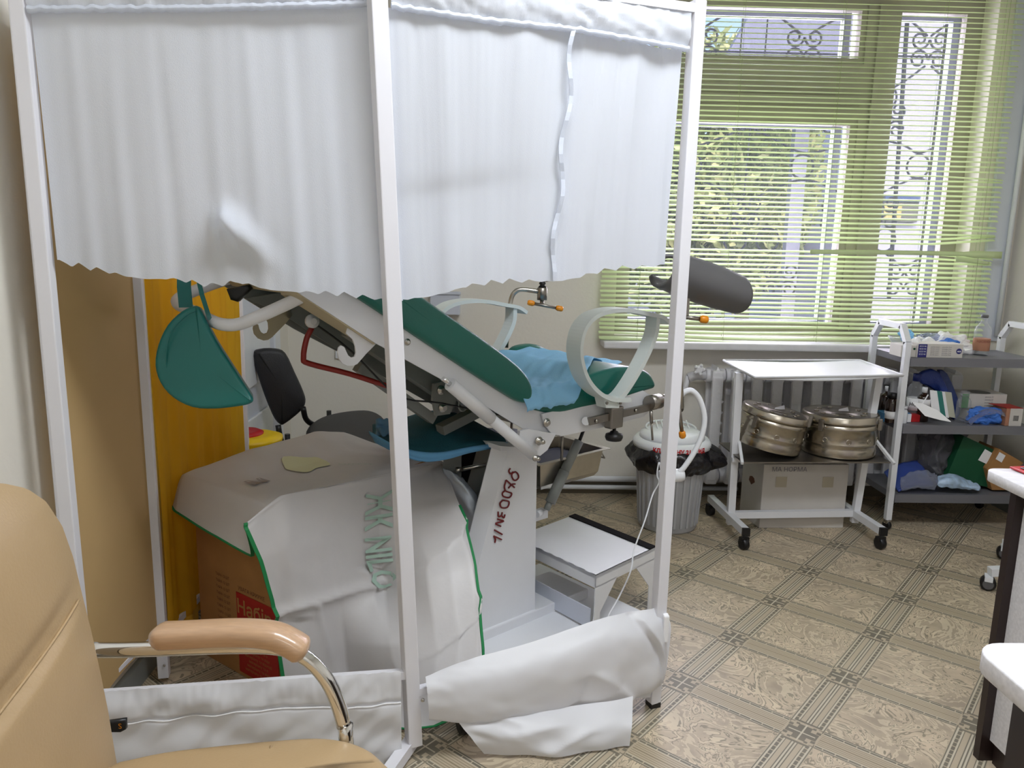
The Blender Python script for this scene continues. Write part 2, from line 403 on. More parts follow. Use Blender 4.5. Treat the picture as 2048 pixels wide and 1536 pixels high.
# sill
struct(MB().box((.55, 3.74, .787), (2.46, 4.02, .822), .008).build('trim_3', mat('sill_paint', (212, 212, 214), .45, vary=.04, scale=20)))
for nm, u0, v0, u1, v1 in (('light_switch', 672, 672, 722, 716),):
    p = Y(u0, v1, 3.88); q = Y(u1, v0, 3.88)
    t = root('wall_socket', (p.x, 3.87, p.z), 'small white switch plate on the back wall behind the exam chair frame', 'switch')
    MB().box((p.x, 3.862, p.z), (q.x, 3.879, q.z), .004).build('plate', WHITEP, t)
    MB().box((p.x*.8+q.x*.2, 3.855, p.z*.8+q.z*.2), (p.x*.2+q.x*.8, 3.862, p.z*.2+q.z*.8), .002).build('rocker', WHITEP, t)
p = Y(862, 627, 3.88); q = Y(921, 583, 3.88)
t = root('wall_box', (p.x, 3.84, p.z), 'pale grey cable box on the back wall behind the far armrest', 'wall box')
MB().box((p.x, 3.82, p.z), (q.x, 3.879, q.z), .005).build('housing', PVC, t)
MB().box((p.x-.004, 3.812, q.z-.012), (q.x+.004, 3.822, q.z+.002), .002).build('lid', PVC, t)
# door in the left wall
dr = struct(MB().box((WX0+.001, 2.72, 0), (WX0+.03, 2.8, 2.1)).box((WX0+.001, 3.55, 0), (WX0+.03, 3.63, 2.1)).box((WX0+.001, 2.72, 2.04), (WX0+.03, 3.63, 2.1)).build('door_1', WHITEP, base=(WX0, 3.2, 0)))
MB().box((WX0+.001, 2.8, .01), (WX0+.022, 3.55, 2.04)).build('door_leaf', PVC, dr)
for z0, z1 in ((.12, .55), (.68, .95), (1.08, 1.92)):
    MB().box((WX0+.022, 2.9, z0), (WX0+.034, 3.45, z1), .006).build('panel', WHITEP, dr)
# window frame
win = struct(MB().box((OX0, 4.0, OZ0+.03), (OX0+.05, 4.16, OZ1-.05)).box((OX1-.05, 4.0, OZ0+.03), (OX1, 4.16, OZ1-.05)).box((OX0, 4.0, OZ1-.05), (OX1, 4.16, OZ1)).box((OX0, 4.0, OZ0), (OX1, 4.16, OZ0+.03)).build('window_1', FRAMEW, base=(1.5, 4.0, OZ0)))
def wx(u, v, y): return Y(u, v, y).x
mx0, mx1 = wx(1706, 285, 4.05)-.01, wx(1756, 285, 4.05)
zt0, zt1 = Y(1500, 235, 4.05).z, Y(1500, 128, 4.05).z
lx0 = OX0+.05
def sash(x0, x1, z0, z1, y, wd, m, nm='sash'):
    f = MB().box((x0, y, z0), (x0+wd, y+.045, z1)).box((x1-wd, y, z0), (x1, y+.045, z1)).box((x0+wd, y, z0), (x1-wd, y+.045, z0+wd)).box((x0+wd, y, z1-wd), (x1-wd, y+.045, z1)).build(nm, m, win)
    MB().box((x0+wd, y+.02, z0+wd), (x1-wd, y+.024, z1-wd)).build('pane', PANE, f)
MB().box((mx0, 3.99, OZ0+.03), (mx1, 4.16, OZ1-.05)).box((mx0+.05, 3.975, OZ0+.03), (mx0+.075, 3.99, OZ1-.05)).build('mullion', FRAMEW, win)
MB().box((lx0, 3.99, zt0), (mx0, 4.16, zt1)).box((lx0, 3.97, zt0+.06), (mx0, 3.99, zt0+.1)).build('transom', FRAMEW, win)
sash(lx0, mx0, zt1, OZ1-.05, 4.0, .028, FRAMEW); sash(lx0, mx0, OZ0+.03, zt0, 4.0, .035, FRAMEW)
sash(mx1, OX1-.05, OZ0+.03, OZ1-.05, 4.0, .032, FRAMEW)
sash(lx0, mx0-.03, zt1, OZ1-.05, 4.11, .036, FRAMEO, 'outer_sash'); sash(lx0, mx0-.03, OZ0+.03, zt0, 4.11, .036, FRAMEO, 'outer_sash')
sash(mx1, OX1-.05, OZ0+.03, OZ1-.05, 4.11, .036, FRAMEO, 'outer_sash')
# ceiling lamps
for i, (x, y) in enumerate(LAMPS[:2]):
    t = root('ceiling_lamp', (x, y, CEIL-.08), ('white ceiling panel lamp over the front of the room', 'white ceiling panel lamp behind the camera')[i], 'lamp')
    MB().box((x-.6, y-.3, CEIL-.06), (x+.6, y+.3, CEIL-.001), .005).build('housing', WHITEP, t)
    em = bpy.data.materials.new('lamp_glow'); em.use_nodes = True; e = em.node_tree.nodes['Principled BSDF']; e.inputs['Emission Color'].default_value = (1, .97, .92, 1); e.inputs['Emission Strength'].default_value = 3
    MB().box((x-.56, y-.26, CEIL-.075), (x+.56, y+.26, CEIL-.061), .003).build('diffuser', em, t)

# ------------------------------------------------------------------ outside
struct(MB().box((-30, 4.4, -1.0), (30, 45, -.9)).build('ground', mat('yard_asphalt', (120, 120, 118), .9, vary=.1)))
# pale building to the right
t = root('building', (6.5, 12, -.9), 'pale plastered building outside, behind the right window sash', 'building')
bx0 = wx(1700, 300, 12.)
MB().box((bx0, 12, -.9), (16, 18, 9)).build('wall', mat('outside_plaster', (188, 190, 210), .9, vary=.02), t)
MB().box((bx0+.1, 11.94, -.9), (16, 12.0, -.3)).build('plinth', mat('outside_plinth', (120, 120, 128), .9), t)
p = Y(1765, 443, 11.9); q = Y(1840, 392, 11.9)
t = root('notice_board', (p.x, 11.9, p.z), 'small blue headed notice board on the pale building outside', 'board')
MB().box((p.x, 11.9, p.z), (q.x, 12.001, q.z)).build('panel', mat('board_brown', (98, 100, 92), .6), t)
MB().box((p.x, 11.88, q.z-.09), (q.x, 11.9, q.z)).build('heading', mat('board_blue', (60, 84, 130), .6), t)
MB().box((p.x, 11.88, p.z+.04), (p.x*.5+q.x*.5, 11.9, q.z-.12)).build('poster', mat('board_yellow', (190, 180, 110), .6), t)
# grey awning / roof slab seen at the upper left pane
t = root('awning', (3, 7.5, 1), 'grey corrugated canopy hanging outside beyond the upper pane', 'canopy')
pts = [Y(1440, 135, 7.5), Y(1500, 30, 7.5), Y(1560, -60, 7.5), Y(1720, -60, 7.5), Y(1715, 135, 7.5)]
MB().prism(pts, (0, .12, 0)).build('sheet', mat('canopy_grey', (132, 136, 158), .7, vary=.1, scale=20), t)
MB().bar(Y(1440, 138, 7.45), Y(1715, 140, 7.45), .06, .06).bar(Y(1712, 138, 7.6), V((Y(1712, 138, 7.6).x, 7.6, -.9)), .09, .09, (0, 1, 0)).build('support', mat('canopy_post', (190, 192, 205), .6), t)
# trees
def tree(x, y, h, cr0, n, cols, label, name='tree'):
    t = root(name, (x, y, -.9), label, 'tree', None)
    MB().tube([(x, y, -.9), (x+.1, y, h*.4), (x-.05, y+.1, h*.75)], .1, rs=[.14, .1, .05]).build('trunk', mat('bark', (78, 68, 56), .9, vary=.2), t)
    for k, c in enumerate(cols):
        mb = MB()
        for i in range(n):
            d = V((random.gauss(0, 1), random.gauss(0, 1), random.gauss(0, 1))).normalized()*random.random()**.4
            p = V((x, y, h*.62))+V((d.x*cr0, d.y*cr0*.8, d.z*h*.5))
            a = V((random.gauss(0, 1), random.gauss(0, 1), random.gauss(0, 1))).normalized()*random.uniform(.045, .085); b = a.orthogonal().normalized()*a.length*.6
            vs = [mb.bm.verts.new(p+q) for q in (a, b, -a, -b)]; mb.bm.faces.new(vs)
        o = mb.build('foliage', mat('leaf_%d' % k, c, .6, trans=.35, vary=.15), t); o['kind'] = 'stuff'
LEAF = [(168, 178, 120), (128, 140, 98), (222, 222, 160)]
tree(2.4, 9.2, 3.3, 1.4, 4600, LEAF, 'sunlit yellow green tree outside the left window sash')
tree(4.4, 13.6, 3.2, 1.1, 2600, [(120, 134, 100), (104, 118, 94), (180, 188, 140)], 'darker green tree outside near the window mullion')
tree(-.9, 10.5, 4.2, 1.6, 2400, LEAF, 'broad green tree outside, beyond the left edge of the window')
tree(2.2, 15.5, 3.6, 1.8, 3600, [(170, 180, 110), (110, 130, 80), (210, 212, 150)], 'pale green tree farthest outside, between the other trees')
t = root('pale_pole', (3.4, 8, -.9), 'pale upright pole outside beyond the left window sash', 'pole')
pp = Y(1590, 400, 8.0); MB().box((pp.x-.07, 7.95, -.9), (pp.x+.07, 8.05, 3.2)).build('shaft', mat('pale_pole', (150, 152, 168), .6), t)
MB().box((pp.x-.11, 7.9, -.9), (pp.x+.11, 8.1, -.84)).build('base_plate', GREYM, t)
t = root('far_house', (6.2, 19, -.9), 'grey rendered house outside, behind the trees in the left sash', 'building')
hx0, hx1 = wx(1490, 400, 17.), wx(1712, 400, 17.)
MB().box((hx0, 17, -.9), (hx1, 17.9, 4.1)).build('wall', mat('house_grey', (170, 178, 172), .9, vary=.05), t)
MB().prism([(hx0-.2, 16.8, 4.1), (hx1, 16.8, 4.1), (hx1, 16.8, 4.4), (hx0-.1, 16.8, 4.9)], (0, 1.2, 0)).build('roof', mat('house_roof', (130, 132, 146), .8), t)
for k in range(3): MB().box((hx0+.5+k*.75, 16.97, .8), (hx0+.9+k*.75, 17.0, 1.6)).build('window', mat('house_pane_%d' % k, (120, 130, 140), .2), t)
# wrought-iron grille just outside the glass
gy = 4.27
g = root('window_grille', (1.5, gy, OZ0), 'black wrought-iron scroll grille outside the window', 'grille')
def irons(pts, r=.006, nm='scroll'): MB().tube(pts, r, 5).build(nm, IRON, g)
def G(u, v): return Y(u, v, gy)
def spiral(c, r0, turns, dirn, a0):
    pts = []
    for i in range(26):
        f = i/25; a = a0+dirn*turns*2*PI*f; r = r0*(1-.75*f); pts.append(c+V((math.cos(a)*r, 0, math.sin(a)*r)))
    return pts
def rosette(u, v):
    c = G(u, v); s = .052
    for sx in (-1, 1):
        for sz in (-1, 1):
            irons(spiral(c+V((sx*s, 0, sz*s*.95)), .05, 1.4, sx*sz, (PI if sx > 0 else 0)))
def ring(u, v, r=.062):
    c = G(u, v); MB().tube([c+V((math.cos(a*PI/12)*r, 0, math.sin(a*PI/12)*r)) for a in range(24)], .006, 5, closed=True).build('ring', IRON, g)
ROS = [(1400, 90), (1608, 95), (1858, 100), (1500, 235), (1935, 245), (1487, 425), (1775, 240), (1680, 235), (1675, 430), (1900, 430), (1808, 560), (1560, 560), (1762, 425), (1400, 560), (1280, 440), (1300, 250)]
for u, v in ROS: rosette(u, v)
RI = [(1380, 330), (1604, 333), (1836, 333), (1770, 195), (1470, 480), (1535, 480), (1768, 480)]
for u, v in RI: ring(u, v)
def wavy(us):
    irons(smooth([G(*p) for p in us], 5))
for us in ([(1370, 300), (1430, 280), (1492, 255)], [(1506, 255), (1560, 285), (1604, 305), (1650, 300), (1700, 275)], [(1370, 352), (1420, 368), (1485, 400)], [(1500, 400), (1560, 372), (1604, 360), (1650, 370), (1700, 398)],
           [(1770, 280), (1810, 292), (1836, 306), (1870, 295), (1930, 272)], [(1765, 385), (1800, 368), (1836, 357), (1875, 372), (1920, 400)],
           [(1790, 20), (1825, 45), (1855, 72)], [(1862, 72), (1890, 52), (1930, 30)], [(1850, 132), (1820, 155), (1780, 180)], [(1862, 132), (1890, 158), (1925, 185)],
           [(1400, 60), (1440, 35), (1470, 25)], [(1512, 20), (1545, 25), (1605, 70)], [(1618, 70), (1650, 50), (1690, 30)], [(1768, 505), (1808, 530), (1860, 505)]): wavy(us)
for u0, v0, u1, v1 in ((1501, 255, 1487, 400), (1488, 20, 1478, 130), (1537, 20, 1528, 130)): irons([G(u0, v0), G(u1, v1)], .004, 'bar')
for z in (1.02, 1.74, 2.3): irons([(OX0+.02, gy, z), (OX1-.02, gy, z)], .005, 'bar')
for x in (OX0+.03, mx0+.12, OX1-.03): irons([(x, gy, OZ0), (x, gy, OZ1)], .008, 'bar')
c = wx(1815, 50, gy); irons([(G(1817, 10)), (G(1778, 600))], .012, 'bar')

# ------------------------------------------------------------------ blinds
BX0, BX1, BY = .53, 2.468, 3.80
bl = root('window_blind', (1.5, BY, .82), 'lime green horizontal slat blind over the window, some slats bent', 'blind')
def slat_mesh(x0, x1, tilt, w=.025, dz=None, nx=1, yoff=0):
    bm = bmesh.new(); rows = []
    for k in range(5):
        f = k/4-.5; a = f*w; h = .0022*(1-4*f*f)
        y = a*math.cos(tilt)-h*math.sin(tilt)+yoff; z = a*math.sin(tilt)+h*math.cos(tilt); rows.append((y, z))
    g = [[bm.verts.new((x0+(x1-x0)*i/nx, y, z+(dz(i/nx) if dz else 0))) for y, z in rows] for i in range(nx+1)]
    for i in range(nx):
        for k in range(4): bm.faces.new((g[i][k], g[i+1][k], g[i+1][k+1], g[i][k+1])).smooth = True
    me = bpy.data.meshes.new('slat'); bm.to_mesh(me); bm.free(); me.materials.append(SLATM); return me
TILT = math.radians(25)
sm_ = slat_mesh(BX0, BX1, TILT)
NS = 74; z = .835
for i in range(NS):
    if i == 20: z += .0232; continue
    if i < 6: # sagging ones at the bottom
        me = slat_mesh(BX0, BX1, TILT, dz=lambda f, i=i: -(.016-.0027*i)*math.sin(PI*min(1, f*1.0))*(1 if f < 1 else 1)+.004*math.sin(f*9+i), nx=12)
    elif i in (19, 21, 22, 18, 25, 35):
        k = {19: 1.2, 21: -1.4, 22: -1.0, 18: .8, 25: .5, 35: .7}[i]
        me = slat_mesh(BX0, BX1, TILT, dz=lambda f, k=k: 0 if f < .84 else -k*.018*(f-.84)/.16, nx=25)
    else: me = sm_
    o = bpy.data.objects.new('slat', me); COL.objects.link(o); o.parent = bl
    x = random.uniform(-.004, .004); o.location = (x-1.5, random.uniform(-.001, .001), z-.82+random.uniform(-.0008, .0008))
    z += .0232
# the turned, wide slats that stick out
o = MB().grid(lambda u, v: V((1.55+.955*u, BY-.018, 1.275+(.022+.012*(u > .8))*(v-.5)+.004*math.sin(u*3))), 20, 2).build('slat', SLATM, bl, 'slat turned flat and pulled out to the right', solid=.0008)
o = MB().grid(lambda u, v: V((2.28+.17*u, BY-.014, 1.24-.012*u+.028*v*(1-u*.5))), 8, 2).build('slat', SLATM, bl, 'creased slat end', solid=.0008)
for x in (.72, 1.15, 1.62, 2.10, 2.39):
    MB().tube([(x, BY-.015, .83), (x, BY-.015, 2.55)], .0008, 4).tube([(x, BY+.013, .83), (x, BY+.013, 2.55)], .0008, 4).build('ladder_cord', CORD, bl)
MB().box((BX0, BY-.015, 2.55), (BX1, BY+.015, 2.585)).build('head_rail', SLATM, bl)
MB().grid(lambda u, v: V((BX0+.01+(BX1-BX0-.02)*u, BY-.012+.024*v, .827-.012*math.sin(PI*u)**2)), 20, 1).build('bottom_rail', SLATM, bl, solid=.006)

# ------------------------------------------------------------------ radiator and pipes
rx0, rn, rp = 1.07, 13, .1
ra = root('radiator', (1.7, 3.79, .1), 'white cast-iron sectional radiator under the window', 'radiator')
def section(x):
    mb = MB()
    for yy in (3.725, 3.83):
        mb.obox((x, yy, .39), (.027, 0, 0), (0, .014, 0), (0, 0, .27), .009)
    for zz in (.135, .655): mb.lathe((x-rp/2+.002, 3.778, zz), [(.034, 0), (.036, .01), (.036, rp-.014), (.034, rp-.004)], 14, (1, 0, 0))
    for zz in (.66, .13): mb.obox((x, 3.778, zz), (.03, 0, 0), (0, .064, 0), (0, 0, .028), .012)
    mb.prism([(x-.024, 3.715, .66), (x+.024, 3.715, .66), (x, 3.735, .705)], (0, .1, 0))
    for k in range(6): mb.obox((x+.034, 3.765, .24+.055*k), (.012, 0, .012), (0, .018, 0), (-.001, 0, .001))
    return mb
for i in range(rn): section(rx0+rp*(i+.5)).build('section', RADM, ra)
v0 = Y(1398, 741, 3.72)
MB().tube([(1.08, 3.778, .655), (1.03, 3.778, .655), (.985, 3.778, .64)], .024).tube([(.985, 3.778, .65), (.975, 3.778, .58), (.945, 3.79, .52), (.945, 3.80, .1), (.945, 3.82, .07)], .013).build('supply_pipe', RADM, ra)
MB().lathe((1.02, 3.70, .695), [(.01, .06), (.012, .03), (.02, .02), (.022, 0), (.012, -.004)], 12, (0, 1, 0)).build('valve', RADM, ra)
for k in range(5):
    a = k*2*PI/5; MB().ball((1.02+.022*math.cos(a), 3.70, .695+.022*math.sin(a)), .009, seg=8).build('valve_lobe', RADM, ra)
for zz, lab in ((.088, 'upper of two white heating pipes along the bottom of the back wall'), (.042, 'lower of two white heating pipes along the bottom of the back wall')):
    tag(MB().tube([(-.98, 3.84, zz), (1.3, 3.84, zz)], .012 if zz < .06 else .015, 12).build('heating_pipe', WHITEP), lab, 'pipe')

# ------------------------------------------------------------------ white folding privacy screen
PL_, PM_, PR_ = V((-.945, 1.655, 0)), V((-.205, 1.755, 0)), V((.487, 1.995, 0))
ps = root('privacy_screen', (-.2, 1.75, 0), 'white framed folding screen with white half-length curtains in front of the exam chair', 'screen')
def post(a, b, ang, w_=.03, m=MWP, r=ps, foot=True):
    x = V((math.cos(ang), math.sin(ang), 0)); yv = V((-x.y, x.x, 0)); a, b = V(a), V(b)
    mb = MB(); c = (a+b)/2; mb.obox(c, x*w_/2, yv*w_/2, (b-a)/2, .003); return mb.build('post', m, r)
post((-.937, 1.655, .02), (-.945, 1.655, 1.87), .1)
post((-.186, 1.77, .03), (-.252, 1.72, 1.87), .45, .036); post((.475, 1.985, .012), (.487, 1.992, 1.88), .35, .032)
MB().obox((.475, 1.985, .008), (.015, .005, 0), (-.005, .015, 0), (0, 0, .008)).build('foot_cap', BLACK, ps)
MB().bar(Z(826, 1478, .03), V((-.262, 1.60, .02)), .03, .03).build('foot', MWP, ps)
MB().bar((-.937, 1.66, .015), (-.90, 1.50, .015), .03, .03).build('foot', MWP, ps)
for zz in (1.86, .235): MB().bar((-.937, 1.655, zz), (-.2, 1.755, zz), .02, .02).build('rail', MWP, ps)
for zz in (1.86, .18): MB().bar((-.19, 1.76, zz), (.48, 1.985, zz+(.06 if zz < 1 else 0)), .02, .02).build('rail', MWP, ps)
def bolt(p, ax, r=.006, h=.006, m=STEEL, par=ps, nm='bolt'): MB().lathe(p, [(r, 0), (r, h*.6), (r*.6, h)], 8, ax).build(nm, m, par)
bolt(PL(847, 1390, PM_, PR_)+V((0, -.02, 0)), (0, -1, 0), .005)
def plerp(keys, x):
    if x <= keys[0][0]: return keys[0][1]
    for (a, b), (c, d) in zip(keys, keys[1:]):
        if x <= c: return b+(d-b)*(x-a)/(c-a)
    return keys[-1][1]
def curtain(p, q, top, bot, xt0, xt1, xb0, xb1, bumps, nm='curtain', seed=0, off=0, jag=None):
    nrm = V((q-p).normalized().cross(UP)); nrm.z = 0; nrm.normalize()   # towards the camera
    if nrm.y > 0: nrm = -nrm
    def fn(u, v):
        ut = xt0+(xt1-xt0)*u; ub = xb0+(xb1-xb0)*u
        a = PL(ut, plerp(top, ut), p, q); b = PL(ub, plerp(bot, ub), p, q)
        k = (u*(xb1-xb0))/38.0+seed
        saw = (k % 1.0); b.z += .019*(1-saw if saw > .35 else saw/.35*.65)*(.5+.5*math.sin(k*.9+seed))-.002
        P = a.lerp(b, v)
        amp = .0006+.0016*v
        d = amp*(math.sin(k*2*PI*.55+.6*math.sin(v*2+seed))+.7*math.sin(k*2*PI*.23+1.3))+.35*amp*math.sin(k*2*PI+.7)
        d += .012*noise.noise(V((u*5+seed, v*1.0, 1)))+.0013*noise.noise(V((u*26+seed, v*1.6, 5)))*(1-v*.5)
        for bx, by, rx, ry, h, ang in bumps:
            X_ = (ut*(1-v)+ub*v)-bx; Y_ = (plerp(top, ut)*(1-v)+plerp(bot, ub)*v)-by
            c, s_ = math.cos(ang), math.sin(ang); X2, Y2 = X_*c+Y_*s_, -X_*s_+Y_*c
            if X2 > 0: rx2 = rx*3.2
            else: rx2 = rx
            d += h*math.exp(-(X2/rx2)**2-(Y2/ry)**2)
        return P+nrm*(d+off)
    MB().grid(fn, 170, 46).build(nm, CLOTH, ps)
topL = [(60, 22), (400, 20), (775, 10)]
botL = [(110, 524), (150, 534), (200, 543), (245, 550), (290, 556), (340, 557), (420, 575), (480, 566), (540, 578), (620, 585), (700, 594), (775, 600)]
curtain(PL_, PM_, topL, botL, 61, 772, 116, 806, [(455, 440, 26, 24, .05, .75), (600, 30, 90, 200, -.01, 1.2)], seed=.3)
topR = [(772, 14), (960, 42), (1150, 62), (1370, 100)]
botR = [(800, 600), (860, 592), (925, 574), (1000, 566), (1085, 562), (1130, 561), (1180, 550), (1230, 541), (1290, 536), (1340, 528)]
curtain(PM_, PR_, topR, botR, 776, 1146, 805, 1108, [(900, 380, 30, 160, -.008, 1.45)], seed=1.7)
curtain(PM_, PR_, topR, botR, 1142, 1368, 1100, 1336, [], seed=2.4, off=-.012)
# overlapped edge of the middle curtain
MB().ribbon([PL(1147-44*t-6*math.sin(t*17), 60+500*t, PM_, PR_)+V((0, -.014-.004*math.sin(t*40), 0)) for t in [i/30 for i in range(31)]], (.010, .002, 0), .004).build('curtain_hem', CLOTH, ps)
def header(p, q, x0, x1, seam, z0, zt, seed):
    nrm = V((q-p).normalized().cross(UP)); nrm = -nrm if nrm.y > 0 else nrm
    a0 = PL(x0, plerp(seam, x0), p, q); a1 = PL(x1, plerp(seam, x1), p, q)
    def fn(u, v):
        b = PL(x0+(x1-x0)*u, plerp(seam, x0+(x1-x0)*u), p, q); t = V((b.x, b.y, zt+.004*noise.noise(V((u*25, seed, 0)))))
        P = b.lerp(t, v)
        return P+nrm*(.006+.014*math.sin(PI*min(v*1.05, 1))+.009*noise.noise(V((u*16+v*3, v*2.5, seed)))+.004*noise.noise(V((u*60, v*5, seed))))
    MB().grid(fn, 120, 12).build('curtain_header', CLOTH, ps)
    def fb(u, v):
        b = PL(x0+(x1-x0)*u, plerp(seam, x0+(x1-x0)*u), p, q)
        an = v*2*PI; r = .006*(1+.35*noise.noise(V((u*70, 0, seed))))
        return b+nrm*(.012+.9*r*math.cos(an))+UP*(r*1.2*math.sin(an)+.003*noise.noise(V((u*40, 3, seed))))
    MB().grid(fb, 140, 8).build('gathered_seam', CLOTH, ps)
header(PL_, PM_, 60, 762, topL, 0, 1.87, 3); header(PM_, PR_, 780, 1372, topR, 0, 1.868, 5)
# lower cloths
def lowl(u, v):
    p = V((-.915, 1.66, .245)).lerp(V((-.215, 1.752, .235)), u); n = V((.12, -.99, 0))
    z_ = .25-.25*v; f = 1-math.exp(-v*12)
    d = .012+.012*math.sin(min(v*9, PI/2))*(1)+.010*f*noise.noise(V((u*14+v*4, v*3.2, 2)))+.008*f*noise.noise(V((u*5-v*3, v*2, 9)))
    if v < .28: d += .0022*noise.noise(V((u*45, v*6, 4)))
    d += -.006*math.exp(-((v-.29-.02*math.sin(u*9))/.02)**2)
    return V((p.x, p.y, z_+.003*noise.noise(V((u*40, 0, 1)))*(v < .1)))+n*d
MB().grid(lowl, 150, 50).build('lower_cloth', PVCSHEET, ps)
MB().tube([lowl(u/60, .30+.02*math.sin(u/60*9))+V((0, -.004, 0)) for u in range(61)], .0018, 5).build('stitched_seam', WPAPER, ps)
def B2(u, v, d=0):
    return PL(u, v, PM_, PR_)+V((.33, -.94, 0)).normalized()*d
upper = net([[B2(848, 1347, .015), B2(930, 1312, .02), B2(1040, 1282, .02), B2(1190, 1232, .02), B2(1262, 1220, .01), B2(1322, 1212, .01)],
             [B2(846, 1362, .04), B2(935, 1335, .06), B2(1050, 1310, .07), B2(1180, 1262, .07), B2(1262, 1250, .055), B2(1332, 1240, .03)],
             [B2(848, 1395, .045), B2(940, 1380, .07), B2(1060, 1360, .075), B2(1190, 1320, .08), B2(1280, 1300, .055), B2(1328, 1290, .03)],
             [B2(852, 1425, .03), B2(945, 1420, .06), B2(1060, 1402, .06), B2(1190, 1382, .07), B2(1275, 1362, .06), B2(1322, 1340, .03)],
             [B2(858, 1436, .0), B2(950, 1437, .01), B2(1060, 1436, .0), B2(1170, 1428, .0), B2(1250, 1398, .01), B2(1306, 1386, .02)]])
def crease(P, u, v, lines):
    d = 0
    for (a, b, c, e, wdt, h) in lines:
        # distance from segment (a,b)-(c,e) in uv
        dx, dy = c-a, e-b; L_ = dx*dx+dy*dy; t = min(max(((u-a)*dx+(v-b)*dy)/L_, 0), 1)
        q = math.hypot(u-a-dx*t, (v-b-dy*t)*.6); d += h*math.exp(-(q/wdt)**1.3)
    return d
def up2(u, v):
    P = upper(u, v); n = V((.33, -.94, .1))
    d = crease(P, u, v, [(.55, .45, .78, .88, .03, .012), (.55, .45, .48, .95, .035, -.014), (.66, .62, .80, .9, .06, -.016), (.84, .1, .97, .85, .025, .016), (.78, .05, .97, .88, .03, -.012), (.48, .95, .7, .8, .03, .012), (.97, .0, .99, .9, .03, -.01), (.1, .9, .5, .85, .04, .006)])
    return P+n*(d+.006*noise.noise(V((u*5, v*3, 8)))+.002*noise.noise(V((u*18, v*9, 3))))
MB().grid(up2, 120, 60).build('rolled_lower_cloth', PVCSHEET, ps)
under = net([[Y(905, 1425, 1.77), Y(1060, 1425, 1.80), Y(1266, 1392, 1.88)], [Y(925, 1455, 1.75), Y(1080, 1450, 1.775), Y(1265, 1425, 1.84)], [Y(947, 1482, 1.74), Y(1100, 1482, 1.76), Y(1263, 1460, 1.80)], [Z(968, 1508, .006), Z(1120, 1511, .008), Z(1259, 1492, .006)]])
MB().grid(lambda u, v: under(u, v)+V((0, -1, 0))*(.012*noise.noise(V((u*5, v*3, 4)))+crease(0, u, v, [(.3, .5, .6, .35, .08, .01), (.45, .9, .75, .55, .06, .012)])), 50, 24).build('hanging_cloth_end', PVCSHEET, ps)
MB().obox(PL(1326, 1245, PM_, PR_)+V((0, -.03, .0)), (.008, 0, 0), (0, .012, 0), (0, 0, .04), .004).build('cloth_tie', WPAPER, ps)

# ------------------------------------------------------------------ yellow screen along the left wall
ys = root('yellow_screen', (-.96, 2.45, 0), 'white framed folding screen with yellow cloth along the left wall', 'screen')
YA, YBp = V((-.955, 2.1, 0)), V((-.930, 2.84, 0))
for p, a_ in ((YA, .2), (YBp, .2)): post(p+V((0, 0, .015)), p+V((0, 0, 1.75)), a_, .03, MWP, ys)
bolt(V((-.945, 2.082, .06)), (0, -1, 0), .004, .003, STEEL, ys)
for zz in (1.74, .14): MB().bar(YA+V((0, 0, zz)), YBp+V((0, 0, zz)), .02, .02).build('rail', MWP, ys)
MB().bar((-.955, 2.62, .03), (-.70, 2.62, .03), .03, .03).build('foot', MWP, ys)
def yel(u, v):
    p = (YA+V((.012, .015, 0))).lerp(YBp+V((.002, -.016, 0)), u)
    return V((p.x+.006*math.sin(u*34+.5*math.sin(v*3))+.004*math.sin(u*71)+.006*noise.noise(V((u*6, v*2, 0))), p.y, 1.72-1.63*v+.01*math.sin(u*20)*(v > .98)))
MB().grid(yel, 110, 24).build('yellow_curtain', YEL, ys)
YSPILL = mat('yellow_spill_tan', (212, 182, 130), .75, trans=.35, vary=.01)  # tan of an added panel, imitating yellow light on the left wall
post(V((-.985, 1.715, .015)), V((-.985, 1.715, 1.75)), .2, .024, MWP, ys)  # post and rails below carry the added tan panel
MB().bar((-.985, 1.715, 1.74), (-.960, 2.09, 1.74), .02, .02).build('rail', MWP, ys); MB().bar((-.985, 1.715, .17), (-.960, 2.09, .17), .012, .012).build('rail', MWP, ys)
MB().grid(lambda u, v: V((-.972+.012*u+.003*math.sin(u*9), 1.725+.36*u, 1.72-1.565*v)), 24, 10).build('yellow_spill_panel', YSPILL, ys, 'added tan panel by the corner post, imitating yellow light on the wall')
MB().grid(lambda u, v: yel(u, .975+.025*v)+V((.003, 0, 0)), 60, 2).build('hem', mat('yellow_hem', (214, 160, 40), .7), ys)

# ------------------------------------------------------------------ gynaecological exam chair
ec = root('exam_chair', (C0.x, C0.y, 0), 'teal padded gynaecological exam chair on a white metal frame behind the screen', 'exam chair')
def Cp(pts, w): return [C(u, v, w) for u, v in pts]
TH_ = CW*.006
plate = [(560, 478), (814, 643), (1088, 824), (1104, 832), (1112, 848), (1106, 864), (1092, 871), (1062, 869), (1053, 862), (880, 757), (749, 685), (605, 591), (540, 545)]
MB().prism(Cp(plate, -.22), TH_).build('back_frame_plate', MW, ec)
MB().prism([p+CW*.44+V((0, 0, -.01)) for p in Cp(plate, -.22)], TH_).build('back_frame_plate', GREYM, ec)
hk = [(985, 370), (1200, 490), (1120, 570), (1055, 645), (1025, 658), (980, 660), (940, 640), (912, 600), (905, 560), (912, 520), (930, 503), (955, 515), (968, 545), (985, 580), (1010, 598), (1035, 590), (1045, 560), (1040, 510), (1020, 455), (972, 412)]
MB().prism(Cp([(440+x/3.84, 560+y/3.84) for x, y in hk], -.205), CW*.005).build('hook', MW, ec)
